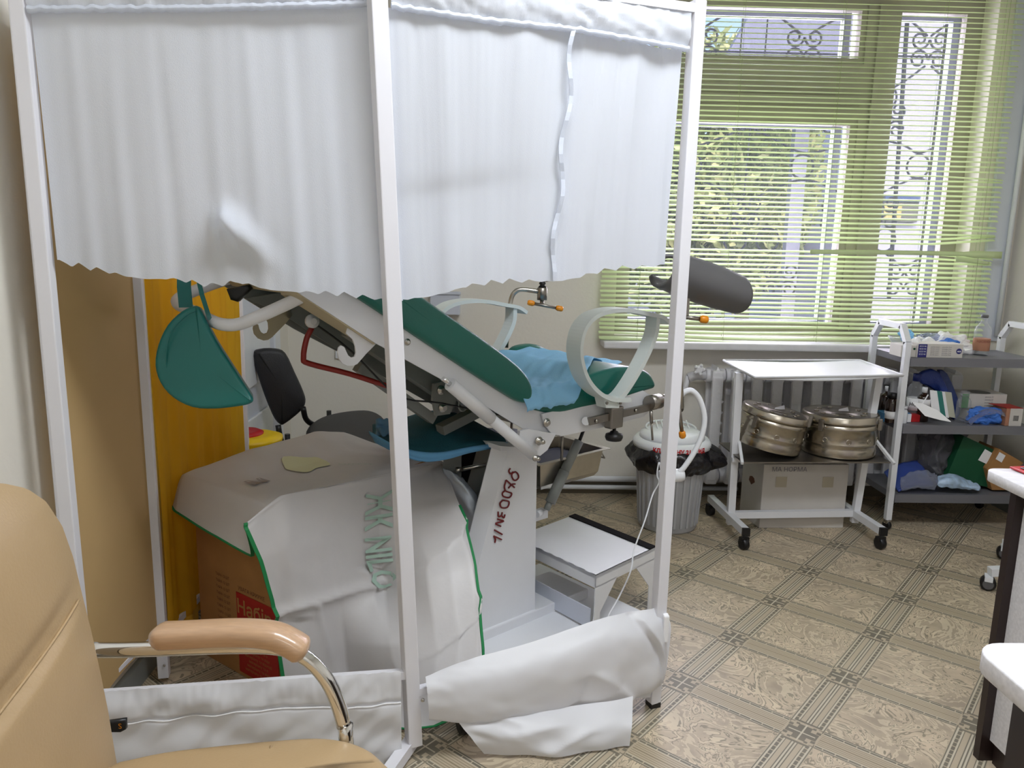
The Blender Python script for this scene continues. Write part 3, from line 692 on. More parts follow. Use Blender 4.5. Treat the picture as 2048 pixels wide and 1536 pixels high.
hf = [(560, 265), (505, 333), (400, 440), (370, 460), (335, 465), (295, 450), (265, 415), (256, 375), (262, 345), (280, 335), (295, 345), (302, 375), (315, 400), (340, 415), (365, 405), (376, 375), (372, 330), (350, 285), (400, 180), (500, 150)]
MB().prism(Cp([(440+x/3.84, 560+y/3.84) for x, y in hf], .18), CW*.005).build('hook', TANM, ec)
# lower flange and cross panels between the plates
a, b = C(607, 592, -.215), C(749, 686, -.215)
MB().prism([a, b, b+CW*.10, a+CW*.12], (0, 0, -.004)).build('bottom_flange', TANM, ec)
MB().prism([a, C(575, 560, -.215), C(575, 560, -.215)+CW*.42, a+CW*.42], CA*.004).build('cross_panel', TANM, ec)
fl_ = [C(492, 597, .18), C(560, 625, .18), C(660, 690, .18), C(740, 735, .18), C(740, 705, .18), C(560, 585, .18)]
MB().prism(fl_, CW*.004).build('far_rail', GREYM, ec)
# back cushion
bc = smooth([C(u, v, -.245) for u, v in [(632, 452), (740, 520), (850, 596), (985, 690), (1045, 738), (1066, 772), (1064, 800), (1046, 806), (1000, 780), (830, 668), (622, 526), (612, 480)]], 4, True)
MB().pillow(bc, CW*.49, .014, 4, 0).build('back_cushion', GREEN, ec)
# seat cushion: plan outline with waist, extruded up, then dished
sz = C(1200, 800, -.245).z
s0, s1 = (C(1068, 800, -.245)-C0).dot(CA), (C(1312, 770, -.245)-C0).dot(CA)
zt = C(1300, 744, -.1).z
def seat_pt(s, w, z): return CC(s, w, z)
prof_near = [(1058, 790), (1075, 786), (1140, 775), (1195, 745), (1250, 733), (1295, 742), (1311, 762), (1311, 776), (1296, 782), (1220, 806), (1165, 818), (1120, 828), (1075, 822), (1060, 810)]
sc_near = smooth([C(u, v, -.235) for u, v in prof_near], 4, True)
MB().pillow(sc_near, CW*.47, .016, 5, 0).build('seat_cushion', GREEN, ec)
fw = [C(u, v, .235) for u, v in [(1035, 700), (1060, 690), (1085, 692), (1105, 708), (1118, 735), (1110, 760), (1060, 760), (1030, 730)]]
MB().pillow(smooth(fw, 4, True), CW*.06, .02, 4).build('seat_wing', GREEN, ec)
# seat side plates
spl = [(1084, 828), (1286, 781), (1300, 790), (1296, 826), (1285, 834), (1204, 855), (1125, 872), (1104, 868), (1090, 850)]
MB().prism(Cp(spl, -.232), TH_).build('seat_frame_plate', MW, ec)
MB().prism([p+CW*.44 for p in Cp(spl, -.232)], TH_).build('seat_frame_plate', MW, ec)
lo = C(1120, 866, -.22); hi = C(1290, 826, -.22)
MB().prism([lo, hi, hi+CW*.43, lo+CW*.43], (0, 0, -.012)).build('seat_underside', MW, ec)
def cbolt(u, v, w, r=.009, h=.012): 
    MB().lathe(C(u, v, w), [(r*1.5, 0), (r*1.5, h*.2), (r, h*.2), (r, h*.8), (r*.6, h)], 10, -CW).build('bolt', STEEL, ec)
cbolt(1093, 845, -.236); cbolt(1078, 882, -.25); cbolt(815, 684, -.222, .006, .006); cbolt(1070, 916, -.262, .007, .02); cbolt(1075, 881, -.25, .008, .03)
# joint bracket
MB().prism(Cp([(1040, 862), (1058, 858), (1112, 868), (1095, 900), (1080, 912), (1062, 905), (1048, 892), (1038, 878)], -.24), CW*.01).build('joint_bracket', MW, ec)
# strut
MB().tube([C(900, 768, -.25), C(982, 838, -.25)], .0185, 14).build('strut', MW, ec); MB().tube([C(982, 838, -.25), C(1066, 910, -.25)], .0165, 14).build('strut', MW, ec)
MB().tube([C(886, 757, -.25), C(902, 770, -.25)], .007, 8).build('strut_rod', CHROME, ec)
MB().prism(Cp([(868, 768), (888, 762), (906, 775), (914, 800), (900, 828), (872, 832), (866, 800)], -.06), CW*.01).build('lift_bracket', GREYM, ec)
for u, v in ((881, 780), (884, 815)): MB().lathe(C(u, v, -.06), [(.014, 0), (.014, .006), (.008, .006), (.008, .016)], 10, -CW).build('bolt', STEEL, ec)
MB().bar(C(700, 655, .0), C(900, 792, .0), .05, .055).build('lift_arm', GREYM, ec)
MB().bar(C(715, 732, .03), C(865, 838, .03), .03, .03).build('lift_arm', GREYM, ec)
MB().bar(C(1000, 800, .05), C(880, 860, .05), .04, .03).build('lift_arm', GREYM, ec)
MB().tube(smooth([C(620, 640, -.02), C(700, 700, -.06), C(795, 790, -.12), C(880, 806, -.14), C(990, 828, -.16), C(1060, 845, -.1)], 5), .0028, 6).build('cable', BLACK, ec)
c = C(926, 809, -.15); MB().tube([c+CA*.016*math.cos(t*PI/8)+UP*.02*math.sin(t*PI/8) for t in range(16)], .0022, 5, closed=True).build('ring', GREYM, ec)
# red release handle
MB().tube(smooth([C(624, 655, -.02), C(613, 678, -.02), C(607, 715, -.02), C(618, 727, -.02), C(700, 748, -.05), C(783, 774, -.08), C(792, 768, -.08), C(795, 745, -.08)], 4), .0075, 8).build('release_handle', REDM, ec)
MB().lathe(C(622, 642, -.03), [(.018, 0), (.018, .012), (.009, .012), (.009, .016)], 14, -CW).build('handle_boss', MW, ec)
# push handle around the head end
hdl = smooth([Y(640, 572, 1.86), Y(590, 600, 1.86), Y(520, 632, 1.86), Y(478, 648, 1.87), Y(446, 649, 1.88), Y(420, 640, 1.92), Y(385, 622, 2.0), Y(356, 608, 2.06), Y(362, 594, 2.1), Y(420, 570, 2.12), Y(480, 552, 2.14), Y(560, 535, 2.16)], 5)
MB().tube(hdl, .0155, 14).build('push_handle', MW, ec)
MB().pillow([Y(452, 578, 1.98), Y(492, 570, 1.98), Y(500, 578, 1.98), Y(474, 604, 1.98), Y(460, 600, 1.98)], (0, .03, 0), .005, 2).build('clamp', BLACK, ec)
# steel accessory rails, near and far
MB().bar(C(1177, 843, -.262), C(1312, 811, -.262), .012, .024).build('side_rail', DSTEEL, ec)
MB().bar(C(1177, 843, .262)+V((0, 0, 0)), C(1177, 843, .262)+CA*.26+V((0, 0, .01)), .012, .024).build('side_rail', DSTEEL, ec)
MB().tube([C(1172, 842, -.235), C(1172, 842, -.255)], .014, 10).build('rail_spacer', MW, ec)
for u, v in ((1193, 842), (1272, 821)): MB().lathe(C(u, v, -.270), [(.006, 0), (.006, .003), (.003, .004)], 8, -CW).build('bolt', STEEL, ec)
cl = C(1228, 834, -.262); MB().obox(cl, CA*.03, CW*.016, UP*.036, .006).build('clamp_block', DSTEEL, ec)
MB().lathe(C(1229, 848, -.262), [(.006, 0), (.006, -.022), (.012, -.024), (.016, -.03), (.028, -.034), (.030, -.044), (.026, -.054), (.01, -.056)], 14).build('clamp_knob', BLACK, ec)
ax = CA*.9+UP*.05
MB().tube([C(1298, 806, -.262), C(1298, 806, -.262)+CA*.055], .026, 16).tube([C(1298, 806, -.262)+CA*.055, C(1298, 806, -.262)+CA*.12], .020, 16).build('leg_clamp', DSTEEL, ec)
MB().tube([C(1302, 822, -.28), C(1303, 846, -.28)], .006, 8).tube([C(1303, 846, -.28), C(1305, 880, -.28)], .0038, 8).build('clamp_rod', DSTEEL, ec)
def lever(a, b, par, r=.007, tips=(0, 1)):
    a, b = V(a), V(b); lv = MB().tube([a, b], r, 10).build('lever', DSTEEL, par); d = (b-a).normalized()
    for k, (p, q) in enumerate(((a, -d), (b, d))):
        if k in tips: MB().lathe(p-q*.004, [(r*1.2, 0), (r*1.75, .006), (r*1.75, .022), (r*1.2, .027)], 12, q).build('lever_tip', ORANGE, lv)
MB().tube([C(1340, 815, -.27), C(1362, 818, -.27)], .012, 10).build('clamp_pin', DSTEEL, ec)
lever(C(1357, 806, -.29), C(1364, 864, -.29), ec)
# armrests
def armrest(shift, m, nm='armrest'):
    pa = [(1238, 798), (1212, 796), (1186, 783), (1164, 757), (1152, 722), (1150, 688), (1159, 655), (1180, 632), (1212, 621), (1250, 620), (1290, 628), (1312, 633), (1326, 644)]
    pts = [p+shift for p in smooth([C(u, v, -.28) for u, v in pa], 5)]
    mb = MB(); mb.ribbon(pts, CW*.06, .013)
    st = [p+shift for p in smooth([C(1306, 634, -.28), C(1302, 668, -.28), C(1284, 712, -.28), (C(1262, 752, -.28)), C(1240, 785, -.28), C(1224, 800, -.28)], 5)]
    mb.ribbon(st, CW*.046, .018)
    mb.prism([p+shift for p in Cp([(1206, 790), (1262, 796), (1264, 804), (1240, 806), (1238, 816), (1212, 816)], -.30)], CW*.04)
    return mb.build(nm, m, ec)
armrest(V((0, 0, 0)), PALEP)
nb = C(1230, 800, -.28); fb_ = C(950, 682, .28); shf = fb_-nb; shf.z = -.006
armrest(shf, PALEP)
for u in (1213, 1240): MB().lathe(C(u, 806, -.302), [(.005, 0), (.005, .004)], 8, -CW).build('bolt', DSTEEL, ec)
# far leg rod with clamp
yf = C(1030, 600, .29).y
MB().tube(smooth([Y(1012, 695, yf), Y(1017, 640, yf), Y(1022, 600, yf), Y(1030, 584, yf), Y(1045, 579, yf), Y(1078, 583, yf)], 5), .009, 12).build('leg_rod', STEEL, ec)
p = Y(1084, 600, yf); MB().lathe(p, [(.019, 0), (.019, .045), (.014, .048)], 14).build('rod_clamp', DSTEEL, ec)
MB().lathe(p+V((0, 0, .048)), [(.016, 0), (.009, .008), (.014, .014), (.008, .022)], 12).build('rod_clamp_knob', BLACK, ec)
MB().bar(Y(1085, 563, yf), Y(1113, 557, yf), .006, .01).build('rod_bracket', DSTEEL, ec)
MB().tube([p, p-UP*.02], .008, 8).build('lever_pin', DSTEEL, ec)
lever(Y(1067, 607, yf-.02), Y(1114, 616, yf-.02), ec, .006)
# near leg support with its rod
yn = 2.42
MB().tube([Y(1362, 815, 2.44), Y(1360, 760, yn), Y(1362, 640, yn)], .010, 12).build('leg_rod', STEEL, ec)
p = Y(1366, 612, yn); MB().bar(p+UP*-.03, p+UP*.045, .034, .034, (0, 1, 0), .003).build('rod_clamp', DSTEEL, ec)
MB().lathe(p+UP*.045, [(.014, 0), (.009, .01), (.016, .03)], 12).build('rod_clamp_knob', BLACK, ec)
MB().tube([p-UP*.02, p-UP*.045], .009, 8).build('lever_pin', DSTEEL, ec)
lever(Y(1366, 634, yn-.01), Y(1402, 638, yn-.01), ec, .007, (1,))
A0, A1 = Y(1330, 522, yn-.02), Y(1484, 577, yn+.08); ax = (A1-A0).normalized(); side = ax.cross(UP).normalized(); upv = side.cross(ax)
def shell(u, v):
    an = math.radians(-150+200*v); L_ = (A1-A0).length
    r = .070+.008*math.sin(PI*u)
    cut = .05*max(0, math.sin(an+1.2)) if u > .5 else -.03*(1-u)
    e = u*L_*(1-.12*(2*v-1)**2*u)
    return A0+ax*e+side*(r*math.cos(an)*1.0)+upv*(r*.85*math.sin(an)-.02)
MB().grid(shell, 24, 22).build('leg_support', GREYP, ec, solid=.012)
MB().grid(lambda u, v: A0-ax*.05*u+side*((.05-.02*u)*(2*v-1))+upv*(.015-.03*u*u), 8, 8).build('support_lip', GREYP, ec, solid=.012)
MB().tube([Y(1372, 572, yn), Y(1378, 585, yn), Y(1398, 592, yn), Y(1404, 580, yn)], .003, 6).build('spring_clip', DSTEEL, ec)
# column and base
colp = [(1017, 896), (1074, 902), (1068, 1330), (905, 1330)]
MB().prism(Cp(colp, -.11), CW*.05).build('column_cover', MW, ec)
side_ = Cp([(1017, 896), (905, 1330)], -.11)
MB().prism([side_[0], side_[1], side_[1]+CW*.04-CA*.035, side_[0]+CW*.04-CA*.035], CW*.003).build('column_cover_edge', MW, ec)
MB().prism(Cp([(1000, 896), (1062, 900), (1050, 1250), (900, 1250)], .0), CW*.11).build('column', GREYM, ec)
MB().prism(Cp([(1000, 892), (1078, 897), (1075, 905), (1002, 902)], -.115), CW*.2).build('column_top', MW, ec)
def cast(p, par, r=.03, m=BLACK, w_=.03, d=(1, 0, 0), fork=None):
    d = V(d).normalized(); p = V(p)
    fk = MB().obox((p.x, p.y, r*1.75), d*(w_*.62), d.cross(UP)*r*.5, UP*r*.35, .002).build('castor', fork or BLACK, par)
    MB().lathe(V((p.x, p.y, r))-d*w_/2, [(r*.75, 0), (r, .004), (r, w_-.004), (r*.75, w_)], 18, d).build('wheel', m, fk)
cw_ = V((-.062, 1.86, 0))
cast(cw_, ec, .032, BLACK, .034, (.9, .3, 0)); cast(cw_+CW*.86, ec, .032, BLACK, .034, (.9, .3, 0))
MB().bar(cw_+UP*.082, cw_+CW*.86+UP*.082, .04, .03).build('base_bar', MW, ec)
e0 = (cw_-C0).dot(CA)
MB().obox(CC((e0+.34)/2, -.02, .045), CA*((.34-e0)/2), CW*.10, UP*.02, .004).build('base_beam', MW, ec)
MB().obox(CC(.10, -.06, .02), CA*.31, CW*.27, UP*.012, .003).build('base_plate', MW, ec)
# gas spring
MB().tube([C(1158, 882, -.10), C(1129, 942, -.10)], .0165, 14).build('gas_spring', GREYM, ec); MB().tube([C(1129, 942, -.10), C(1100, 1005, -.10)], .0185, 14).build('gas_spring', GREYM, ec)
MB().tube([C(1168, 858, -.10), C(1158, 884, -.10)], .006, 8).build('spring_rod', BLACK, ec)
MB().tube([C(1100, 1003, -.10), C(1093, 1020, -.10)], .011, 10).build('spring_end', GREYM, ec)
MB().lathe(C(1082, 1024, -.08), [(.012, 0), (.012, .03)], 12, -CA-CW*.3).build('spring_pivot', MW, ec)
MB().bar(C(1090, 1025, -.05), CC(-.02, -.05, C(1090, 1025, -.05).z), .03, .03).build('spring_mount', MW, ec)
rd = Y(1000, 928, 2.25); MB().tube([Y(915, 940, 2.44), Y(1010, 922, 2.5)], .007, 10).build('foot_rod', STEEL, ec)
MB().lathe(Y(912, 940, 2.43), [(.011, 0), (.011, .012), (.006, .02)], 6, (1, .3, 0)).build('rod_nut', STEEL, ec)
MB().bar(V((Y(905, 930, 2.5).x, 2.5, .08)), Y(905, 905, 2.5), .06, .03, (0, 1, 0)).build('rod_upright', GREYM, ec)
# red brown inventory marking, hand written on the column
c0 = C(1017, 896, -.1125)
def onc(x, y): return C(760+x/4.518, 760+y/4.518, -.1135)
ST = [[(1178, 798), (1165, 822), (1180, 848), (1205, 830)], [(1205, 828), (1190, 862), (1205, 900), (1232, 905), (1253, 880), (1245, 848), (1222, 830), (1205, 838)],
      [(1140, 905), (1178, 938), (1215, 972)], [(1222, 940), (1190, 945), (1160, 978)], [(1140, 905), (1125, 960), (1130, 995)],
      [(1128, 990), (1140, 1005), (1190, 1025), (1168, 1062), (1115, 1052), (1108, 1020), (1135, 998)], [(1110, 1085), (1165, 1100), (1152, 1150), (1098, 1152), (1085, 1115), (1110, 1085)],
      [(1068, 1190), (1070, 1232), (1098, 1225), (1105, 1195)], [(1098, 1225), (1120, 1245), (1130, 1215)], [(1062, 1256), (1118, 1276), (1045, 1296), (1092, 1322)], [(1035, 1355), (1070, 1375), (1105, 1395)], [(1030, 1410), (1100, 1442)], [(1030, 1410), (1042, 1440), (1038, 1470)]]
for s_ in ST: MB().tube(smooth([onc(*q) for q in s_], 4), .0028, 5).build('marker_stroke', REDINK, ec)

# half-round head cushion hung on the push handle
hp = root('head_cushion', Y(400, 820, 1.9), 'teal half-round head cushion hanging by straps from the push handle', 'cushion')
dsh = [(388, 612), (364, 622), (335, 650), (316, 690), (310, 730), (320, 765), (345, 795), (385, 815), (430, 818), (478, 813), (500, 808), (507, 800), (500, 786), (470, 740), (432, 680), (403, 622), (396, 613)]
dcl = [Y(u, v, 1.855-(v-700)*.0002) for u, v in dsh]
MB().pillow(smooth(dcl, 3, True), V((-.035, .11, -.012)), .010, 4, .0).build('pad', GREENH, hp)
MB().tube([p+V((0, -.0015, 0)) for p in smooth([Y(u, v, 1.853) for u, v in [(392, 622), (372, 632), (346, 660), (334, 700), (336, 745), (356, 778), (395, 802), (440, 810), (490, 803)]], 5)], .0018, 5).build('piping', GREENH, hp)
MB().ribbon([Y(368, 548, 1.95), Y(368, 575, 1.93), Y(372, 615, 1.92)], (.03, .012, 0), .003).build('strap', GREENH, hp)
MB().ribbon([Y(394, 548, 1.93), Y(404, 590, 1.90), Y(420, 640, 1.89)], (.010, .004, 0), .003).build('strap', GREENH, hp)

# blue drape on the seat
tops = sorted([((C(u, v, -.235)-C0).dot(CA), C(u, v, -.235).z) for u, v in prof_near[1:7]])
sr, se, sn = (C(1060, 790, -.24)-C0).dot(CA), (C(1300, 730, -.1)-C0).dot(CA)+.03, (C(1135, 775, -.24)-C0).dot(CA)
def drp(u, v):
    w_ = .235-.51*u; s1_ = se+(sn-se)*max(0, (u-.35)/.65)**.8+.02*math.sin(u*9); s_ = sr-.03+(s1_-sr+.03)*v
    z_ = plerp(tops, s_)+.010; dz = max(0, -w_-.225)
    P = CC(s_, max(w_, -.262), z_-(dz*1.1))
    return P+V((0, 0, .010*abs(noise.noise(V((u*5, v*4, 0))))+.007*noise.noise(V((u*11+v*5, v*9, 2)))))
def dr_fn(): return drp
tag(MB().grid(dr_fn(), 50, 60).build('seat_drape', BLUES, solid=.002), 'light blue disposable drape crumpled over the exam chair seat', 'drape')

# steel basin below the seat
bs_ = root('steel_basin', Y(1110, 960, 2.75), 'rectangular steel waste basin under the exam chair seat', 'basin')
R1 = Y(1222, 897, 2.68); R0 = R1-CA*.36; R2 = R1+CW*.26; R3 = R0+CW*.26
mb = MB()
def basin(inset, dz): return [q+V((0, 0, dz))+((R0+R1+R2+R3)/4-q).normalized()*inset for q in (R0, R1, R2, R3)]
b0, b1, b2, b3 = basin(0, 0), basin(.03, 0), basin(.045, -.085), basin(.06, -.10)
for A_, B_ in ((b0, b1), (b1, b2), (b2, b3)):
    for k in range(4):
        mb.bm.faces.new([mb.bm.verts.new(q) for q in (A_[k], A_[(k+1) % 4], B_[(k+1) % 4], B_[k])])
mb.bm.faces.new([mb.bm.verts.new(q) for q in b3])
mb.build('tub', STEEL, bs_, solid=.002)
cc = sum(b1, V((0, 0, 0)))/4
MB().pillow([cc+(q-cc)*.8+UP*-.03 for q in b1], UP*-.045, .01, 3).build('liner', NAVY, bs_, 'navy blue liner inside the basin')
e = R1+CW*.06-UP*.01; f_ = R1+CW*.18-UP*.01
MB().tube([e, e+CA*.035-UP*.045, f_+CA*.035-UP*.045, f_], .0035, 8).build('handle', STEEL, bs_)
for q0, q1 in ((R0, R1), (R3, R2)):
    m_ = q0.lerp(q1, .3); MB().tube([m_, m_+UP*.10], .005, 6).build('hanger', DSTEEL, bs_)

# gooseneck lamp clamped to the chair
gl = root('gooseneck_lamp', Y(1350, 965, 2.45), 'white gooseneck examination lamp bent down beside the right screen post', 'lamp')
yg = 2.47
gp = smooth([Y(1352, 812, yg), Y(1358, 796, yg), Y(1370, 784, yg), (Y(1385, 782, yg)), Y(1400, 800, yg), Y(1409, 835, yg), Y(1404, 870, yg), Y(1388, 905, yg), Y(1368, 935, yg), Y(1358, 944, yg)], 6)
MB().tube(gp, .009, 12, rs=[.013-.004*min(1, i/12) for i in range(len(gp))]).build('gooseneck', WHITEP, gl)
MB().lathe(Y(1318, 953, yg), [(.018, 0), (.022, .004), (.022, .075), (.019, .085)], 18, (1, .1, .05)).build('lamp_head', WHITEP, gl)
MB().tube(smooth([Y(1322, 940, yg), Y(1318, 925, yg), Y(1314, 950, yg), Y(1318, 965, yg), Y(1305, 990, yg), Y(1290, 1040, yg-.05), Y(1268, 1100, yg-.1), Y(1262, 1140, yg-.15), Y(1240, 1190, yg-.15), Y(1215, 1235, yg-.2), Z(1190, 1290, .035)], 5), .0028, 6).build('power_cord', WHITEP, gl)

# footstool
fs = root('step_stool', Z(1190, 1150, 0), 'white metal step stool with a black grip strip beside the exam chair', 'step stool')
ZS = .235
q0, q1, q3 = Z(1192, 1151, ZS), Z(1312, 1094, ZS), Z(1150, 1029, ZS); eu = (q1-q0); ev = (q3-q1); q2 = q3; q3b = q0+ev
top = [q0, q1, q2, q3b]
MB().prism(top, (0, 0, -.012)).build('tread', MW, fs)
sk = MB()
for a_, b_ in ((q0, q1), (q1, q2), (q2, q3b), (q3b, q0)): sk.prism([a_, b_, b_-UP*.045, a_-UP*.045], ((a_+b_)/2-(q0+q2)/2).normalized()*-.004)
sk.build('apron', MW, fs)
MB().prism([q1.lerp(q0, .0), q2.lerp(q3b, .0), q2.lerp(q3b, .11), q1.lerp(q0, .11)], (0, 0, .004)).build('grip_strip', mat('black_rubber', (22, 20, 22), .9, spec=.15), fs, 'black rubber grip strip along the edge')
eun, evn = eu.normalized(), ev.normalized()
for q, du, dv in ((q0, 1, 1), (q1, -1, 1), (q2, -1, -1), (q3b, 1, -1)):
    qa, qb = V((q.x, q.y, ZS-.04)), V((q.x, q.y, 0))
    # leg plate in the plane of the side (eu direction), tapering and slanting
    n_ = evn*dv*.004
    MB().prism([qa, qa+eun*du*.12, qa+eun*du*.075-UP*.05, qa+eun*du*.03-UP*.10, qb+UP*.0+eun*du*.03, qb-eun*du*.02, qa-UP*.10], n_).build('leg', MW, fs)
g0, g1 = (q0+ev*.15), (q3b-ev*.15)
MB().prism([V((q0.x, q0.y, .11))+evn*.02, V((q3b.x, q3b.y, .11))-evn*.02, V((q3b.x, q3b.y, .04))-evn*.02, V((q0.x, q0.y, .04))+evn*.02], eun*.004).build('side_panel', PVC, fs)

# ------------------------------------------------------------------ cardboard box and what lies on it
N0 = V((-.576, 2.004, 0)); E1 = V((.61, .79, 0)).normalized(); E2 = V((-.79, .61, 0)).normalized(); BL, BWd, BH = .60, .41, .575
bx = root('cardboard_box', N0+E1*.3+E2*.18, 'large brown cardboard box with red print, under a plastic sheet', 'box')
MB().obox(N0+E1*BL/2+E2*BWd/2+UP*BH/2, E1*BL/2, E2*BWd/2, UP*BH/2, .003).build('carton', CARD, bx)
nl = -E1*.0015
def lf(q, z): return N0+E2*q+UP*z+nl
MB().prism([lf(.02, .015), lf(.21, .015), lf(.21, .27), lf(.02, .27)], -E1*.0008).build('red_label', REDP, bx)
lfn = lambda q, z, ex=1: plane_fn(lf(q, z)-E1*.0015, -E2*ex, UP)
text('Набір', .062, lfn(.125, .225), CARD, bx, bold=.001)
text('для збору', .026, lfn(.125, .18), CARD, bx)
for k in range(9): text('матеріалу та відходів'[:14+(k % 3)*3], .013, lfn(.115, .155-.015*k), CARD, bx)
text('УВАГА КРИХКЕ', .017, lfn(.135, .285), PRINT, bx)
for k in range(12): text('ТАРА 12 ШТ', .012, lfn(.275, .30-.02*k), PRINT, bx)
MB().prism([lf(.0, .44), lf(.36, .44), lf(.36, .444), lf(0, .444)], -E1*.0015).build('flap_edge', PRINT, bx)
# plastic sheet
def BF(u, v, q): return PL(u, v, N0+E2*q, N0+E2*q+E1)
def Bt(p, q, z): return N0+E1*p+E2*q+UP*z
rows = [[Bt(-.05, .45, .50), Bt(-.01, .455, .575), Bt(.15, .46, .585), Bt(.32, .46, .60), Bt(.47, .46, .59), Bt(.60, .45, .56), Bt(.63, .45, .50)],
        [Bt(-.07, .39, .50), Bt(-.025, .41, .60), Bt(.15, .42, .615), Bt(.32, .42, .62), Bt(.47, .42, .625), Bt(.60, .41, .60), Bt(.63, .41, .55)],
        [Bt(-.07, .22, .47), Bt(-.025, .23, .59), Bt(.15, .23, .585), Bt(.32, .23, .59), Bt(.47, .23, .595), Bt(.6, .23, .59), Bt(.63, .23, .54)],
        [Bt(-.05, .05, .44), Bt(-.02, .03, .575), Bt(.15, .03, .588), Bt(.32, .03, .592), Bt(.47, .03, .594), Bt(.59, .03, .59), Bt(.62, .03, .55)],
        [BF(490, 1048, -.02), BF(562, 990, -.008), BF(665, 968, -.008), BF(760, 950, -.008), BF(830, 935, -.008), BF(880, 922, -.008), BF(887, 925, -.008)],
        [BF(494, 1060, -.03), BF(563, 1008, -.012), BF(666, 986, -.012), BF(760, 968, -.012), BF(831, 953, -.012), BF(884, 934, -.012), BF(890, 938, -.012)],
        [BF(522, 1122, -.05), BF(570, 1095, -.05), BF(660, 1085, -.045), BF(760, 1075, -.06), Y(840, 1062, 2.20), Y(905, 1020, 2.24), Y(918, 1010, 2.26)],
        [BF(544, 1200, -.06), BF(590, 1190, -.06), BF(675, 1185, -.06), BF(770, 1180, -.10), Y(855, 1165, 2.05), Y(938, 1135, 2.08), Y(950, 1128, 2.10)],
        [BF(556, 1290, -.06), BF(600, 1290, -.07), BF(690, 1290, -.07), Y(780, 1290, 1.99), Y(870, 1285, 1.95), Y(948, 1240, 1.98), Y(957, 1215, 2.0)],
        [BF(572, 1392, -.06), BF(620, 1395, -.075), BF(700, 1395, -.08), Y(790, 1392, 1.93), Y(870, 1380, 1.88), Y(948, 1330, 1.9), Y(966, 1305, 1.92)],
        [Z(590, 1440, .01), Z(650, 1450, .01), Z(720, 1455, .01), Z(800, 1455, .01), Y(870, 1452, 1.85), Y(925, 1425, 1.85), Y(962, 1400, 1.87)]]
_sh = net(rows); NRF = -E2
_rw = [[V(p) for p in r] for r in rows]
def shn(u, v):
    n = len(_rw)-1; m = 6; y_ = min(max(v, 0), 1)*n; j = min(int(y_), n-1); g_ = y_-j; x_ = min(max(u, 0), 1)*m; i = min(int(x_), m-1); f = x_-i
    a = _rw[j][i].lerp(_rw[j][i+1], f); b = _rw[j+1][i].lerp(_rw[j+1][i+1], f)
    return a.lerp(b, g_).lerp(_sh(u, v), .35)
def ridge(u, v, y0, amp, wd, wob=.0): 
    return amp*math.exp(-(abs(v-y0-wob*math.sin(u*6))/wd)**1.2)
def sheetf(u, v):
    P = shn(u, v); n = NRF if v > .43 else (UP if v < .3 else (UP*.5+NRF*.5))
    d = .005*noise.noise(V((u*5, v*6, 1)))+.003*noise.noise(V((u*14, v*16, 7)))
    if v > .42:
        d += ridge(u, v, .735-.11*u, .018, .010, .006)+ridge(u, v, .90-.12*u, .014, .010, .006)
        d += .014*math.exp(-(abs(u-.45-.25*(v-.7))/.02)**1.2)*(v > .66)+.010*math.exp(-(abs(u-.25-.3*(v-.75))/.015)**1.2)*(v > .72)+.006*math.exp(-(abs(u-.75)/.02)**1.2)+.010*math.exp(-(abs(u-.17)/.05)**2)*(v < .75)
        d += .015*noise.noise(V((u*3, v*3.3, 12)))*(v-.42)
    else: d += .010*noise.noise(V((u*4, v*6, 22)))
    return P+n*d
sh = root('plastic_apron', N0+E1*.3+E2*.1, 'translucent white plastic apron with green edging draped over the cardboard box', 'plastic sheet')
MB().grid(sheetf, 120, 180).build('sheet', FILM, sh)
MB().ribbon([sheetf(.0, v/60) for v in range(61)], NRF*.002+E1*.010, .003).build('green_edging', GTRIM, sh)
MB().ribbon([sheetf(1., .6+.4*v/30) for v in range(31)], NRF*.002+E1*.008, .003).build('green_edging', GTRIM, sh)
MB().ribbon([sheetf(u/30, 1.) for u in range(31)], E2*.012, .003).build('green_edging', GTRIM, sh)
def onsheet(cu_, cv_, k=1.25):
    def f(x, y):  # text rotated: reads downwards
        u = cu_+y*1.55*-1; v = cv_+x*k*-1
        return sheetf(u, v)+NRF*.003
    return f
text('ЖК NILO', .085, lambda x, y: sheetf(.485+(y)/.62*1.0, .605+x*.50)+NRF*.007, GPRINT, sh, bold=.002, res=2)
text('М', .05, lambda x, y: sheetf(.25+x*1.3, .23-y*.62)+UP*.004, mat('pale_grey_print', (165, 158, 160), .6), sh, bold=.002)
def blob(u, v): return sheetf(.46+.07*u*math.cos(v*2*PI), .2+.035*u*math.sin(v*2*PI)*(1+.3*math.sin(v*20)))+UP*.003
MB().grid(blob, 6, 24).build('pale_print', mat('pale_yellow_print', (206, 208, 170), .7), sh)
text('OXONIA', .028, lambda x, y: sheetf(.56+x*.55, .265+x*.45-y*.4)+UP*.003, GPRINT, sh)

# folded teal drapes on the box
td = root('surgical_drapes', Bt(.5, .1, .6), 'folded stack of dark teal surgical drapes with blue underside on the plastic sheet', 'drapes')
yt = 2.42
def tdr(u, v):
    f = net([[Y(745, 850, yt+.15), Y(800, 838, yt+.18), Y(865, 822, yt+.2), Y(925, 832, yt+.2), Y(1005, 872, yt+.12)],
             [Y(748, 872, yt+.02), Y(810, 862, yt+.02), Y(870, 850, yt+.02), Y(935, 862, yt+.04), Y(1010, 880, yt+.06)],
             [Y(770, 880, yt-.06), Y(825, 885, yt-.08), Y(880, 888, yt-.08), Y(945, 882, yt-.05), Y(1012, 884, yt+.04)],
             [Y(790, 892, yt-.10), Y(838, 905, yt-.12), Y(885, 905, yt-.11), Y(950, 893, yt-.07), Y(1010, 886, yt+.03)]])
    return f(u, v)+UP*.004*noise.noise(V((u*5, v*5, 3)))
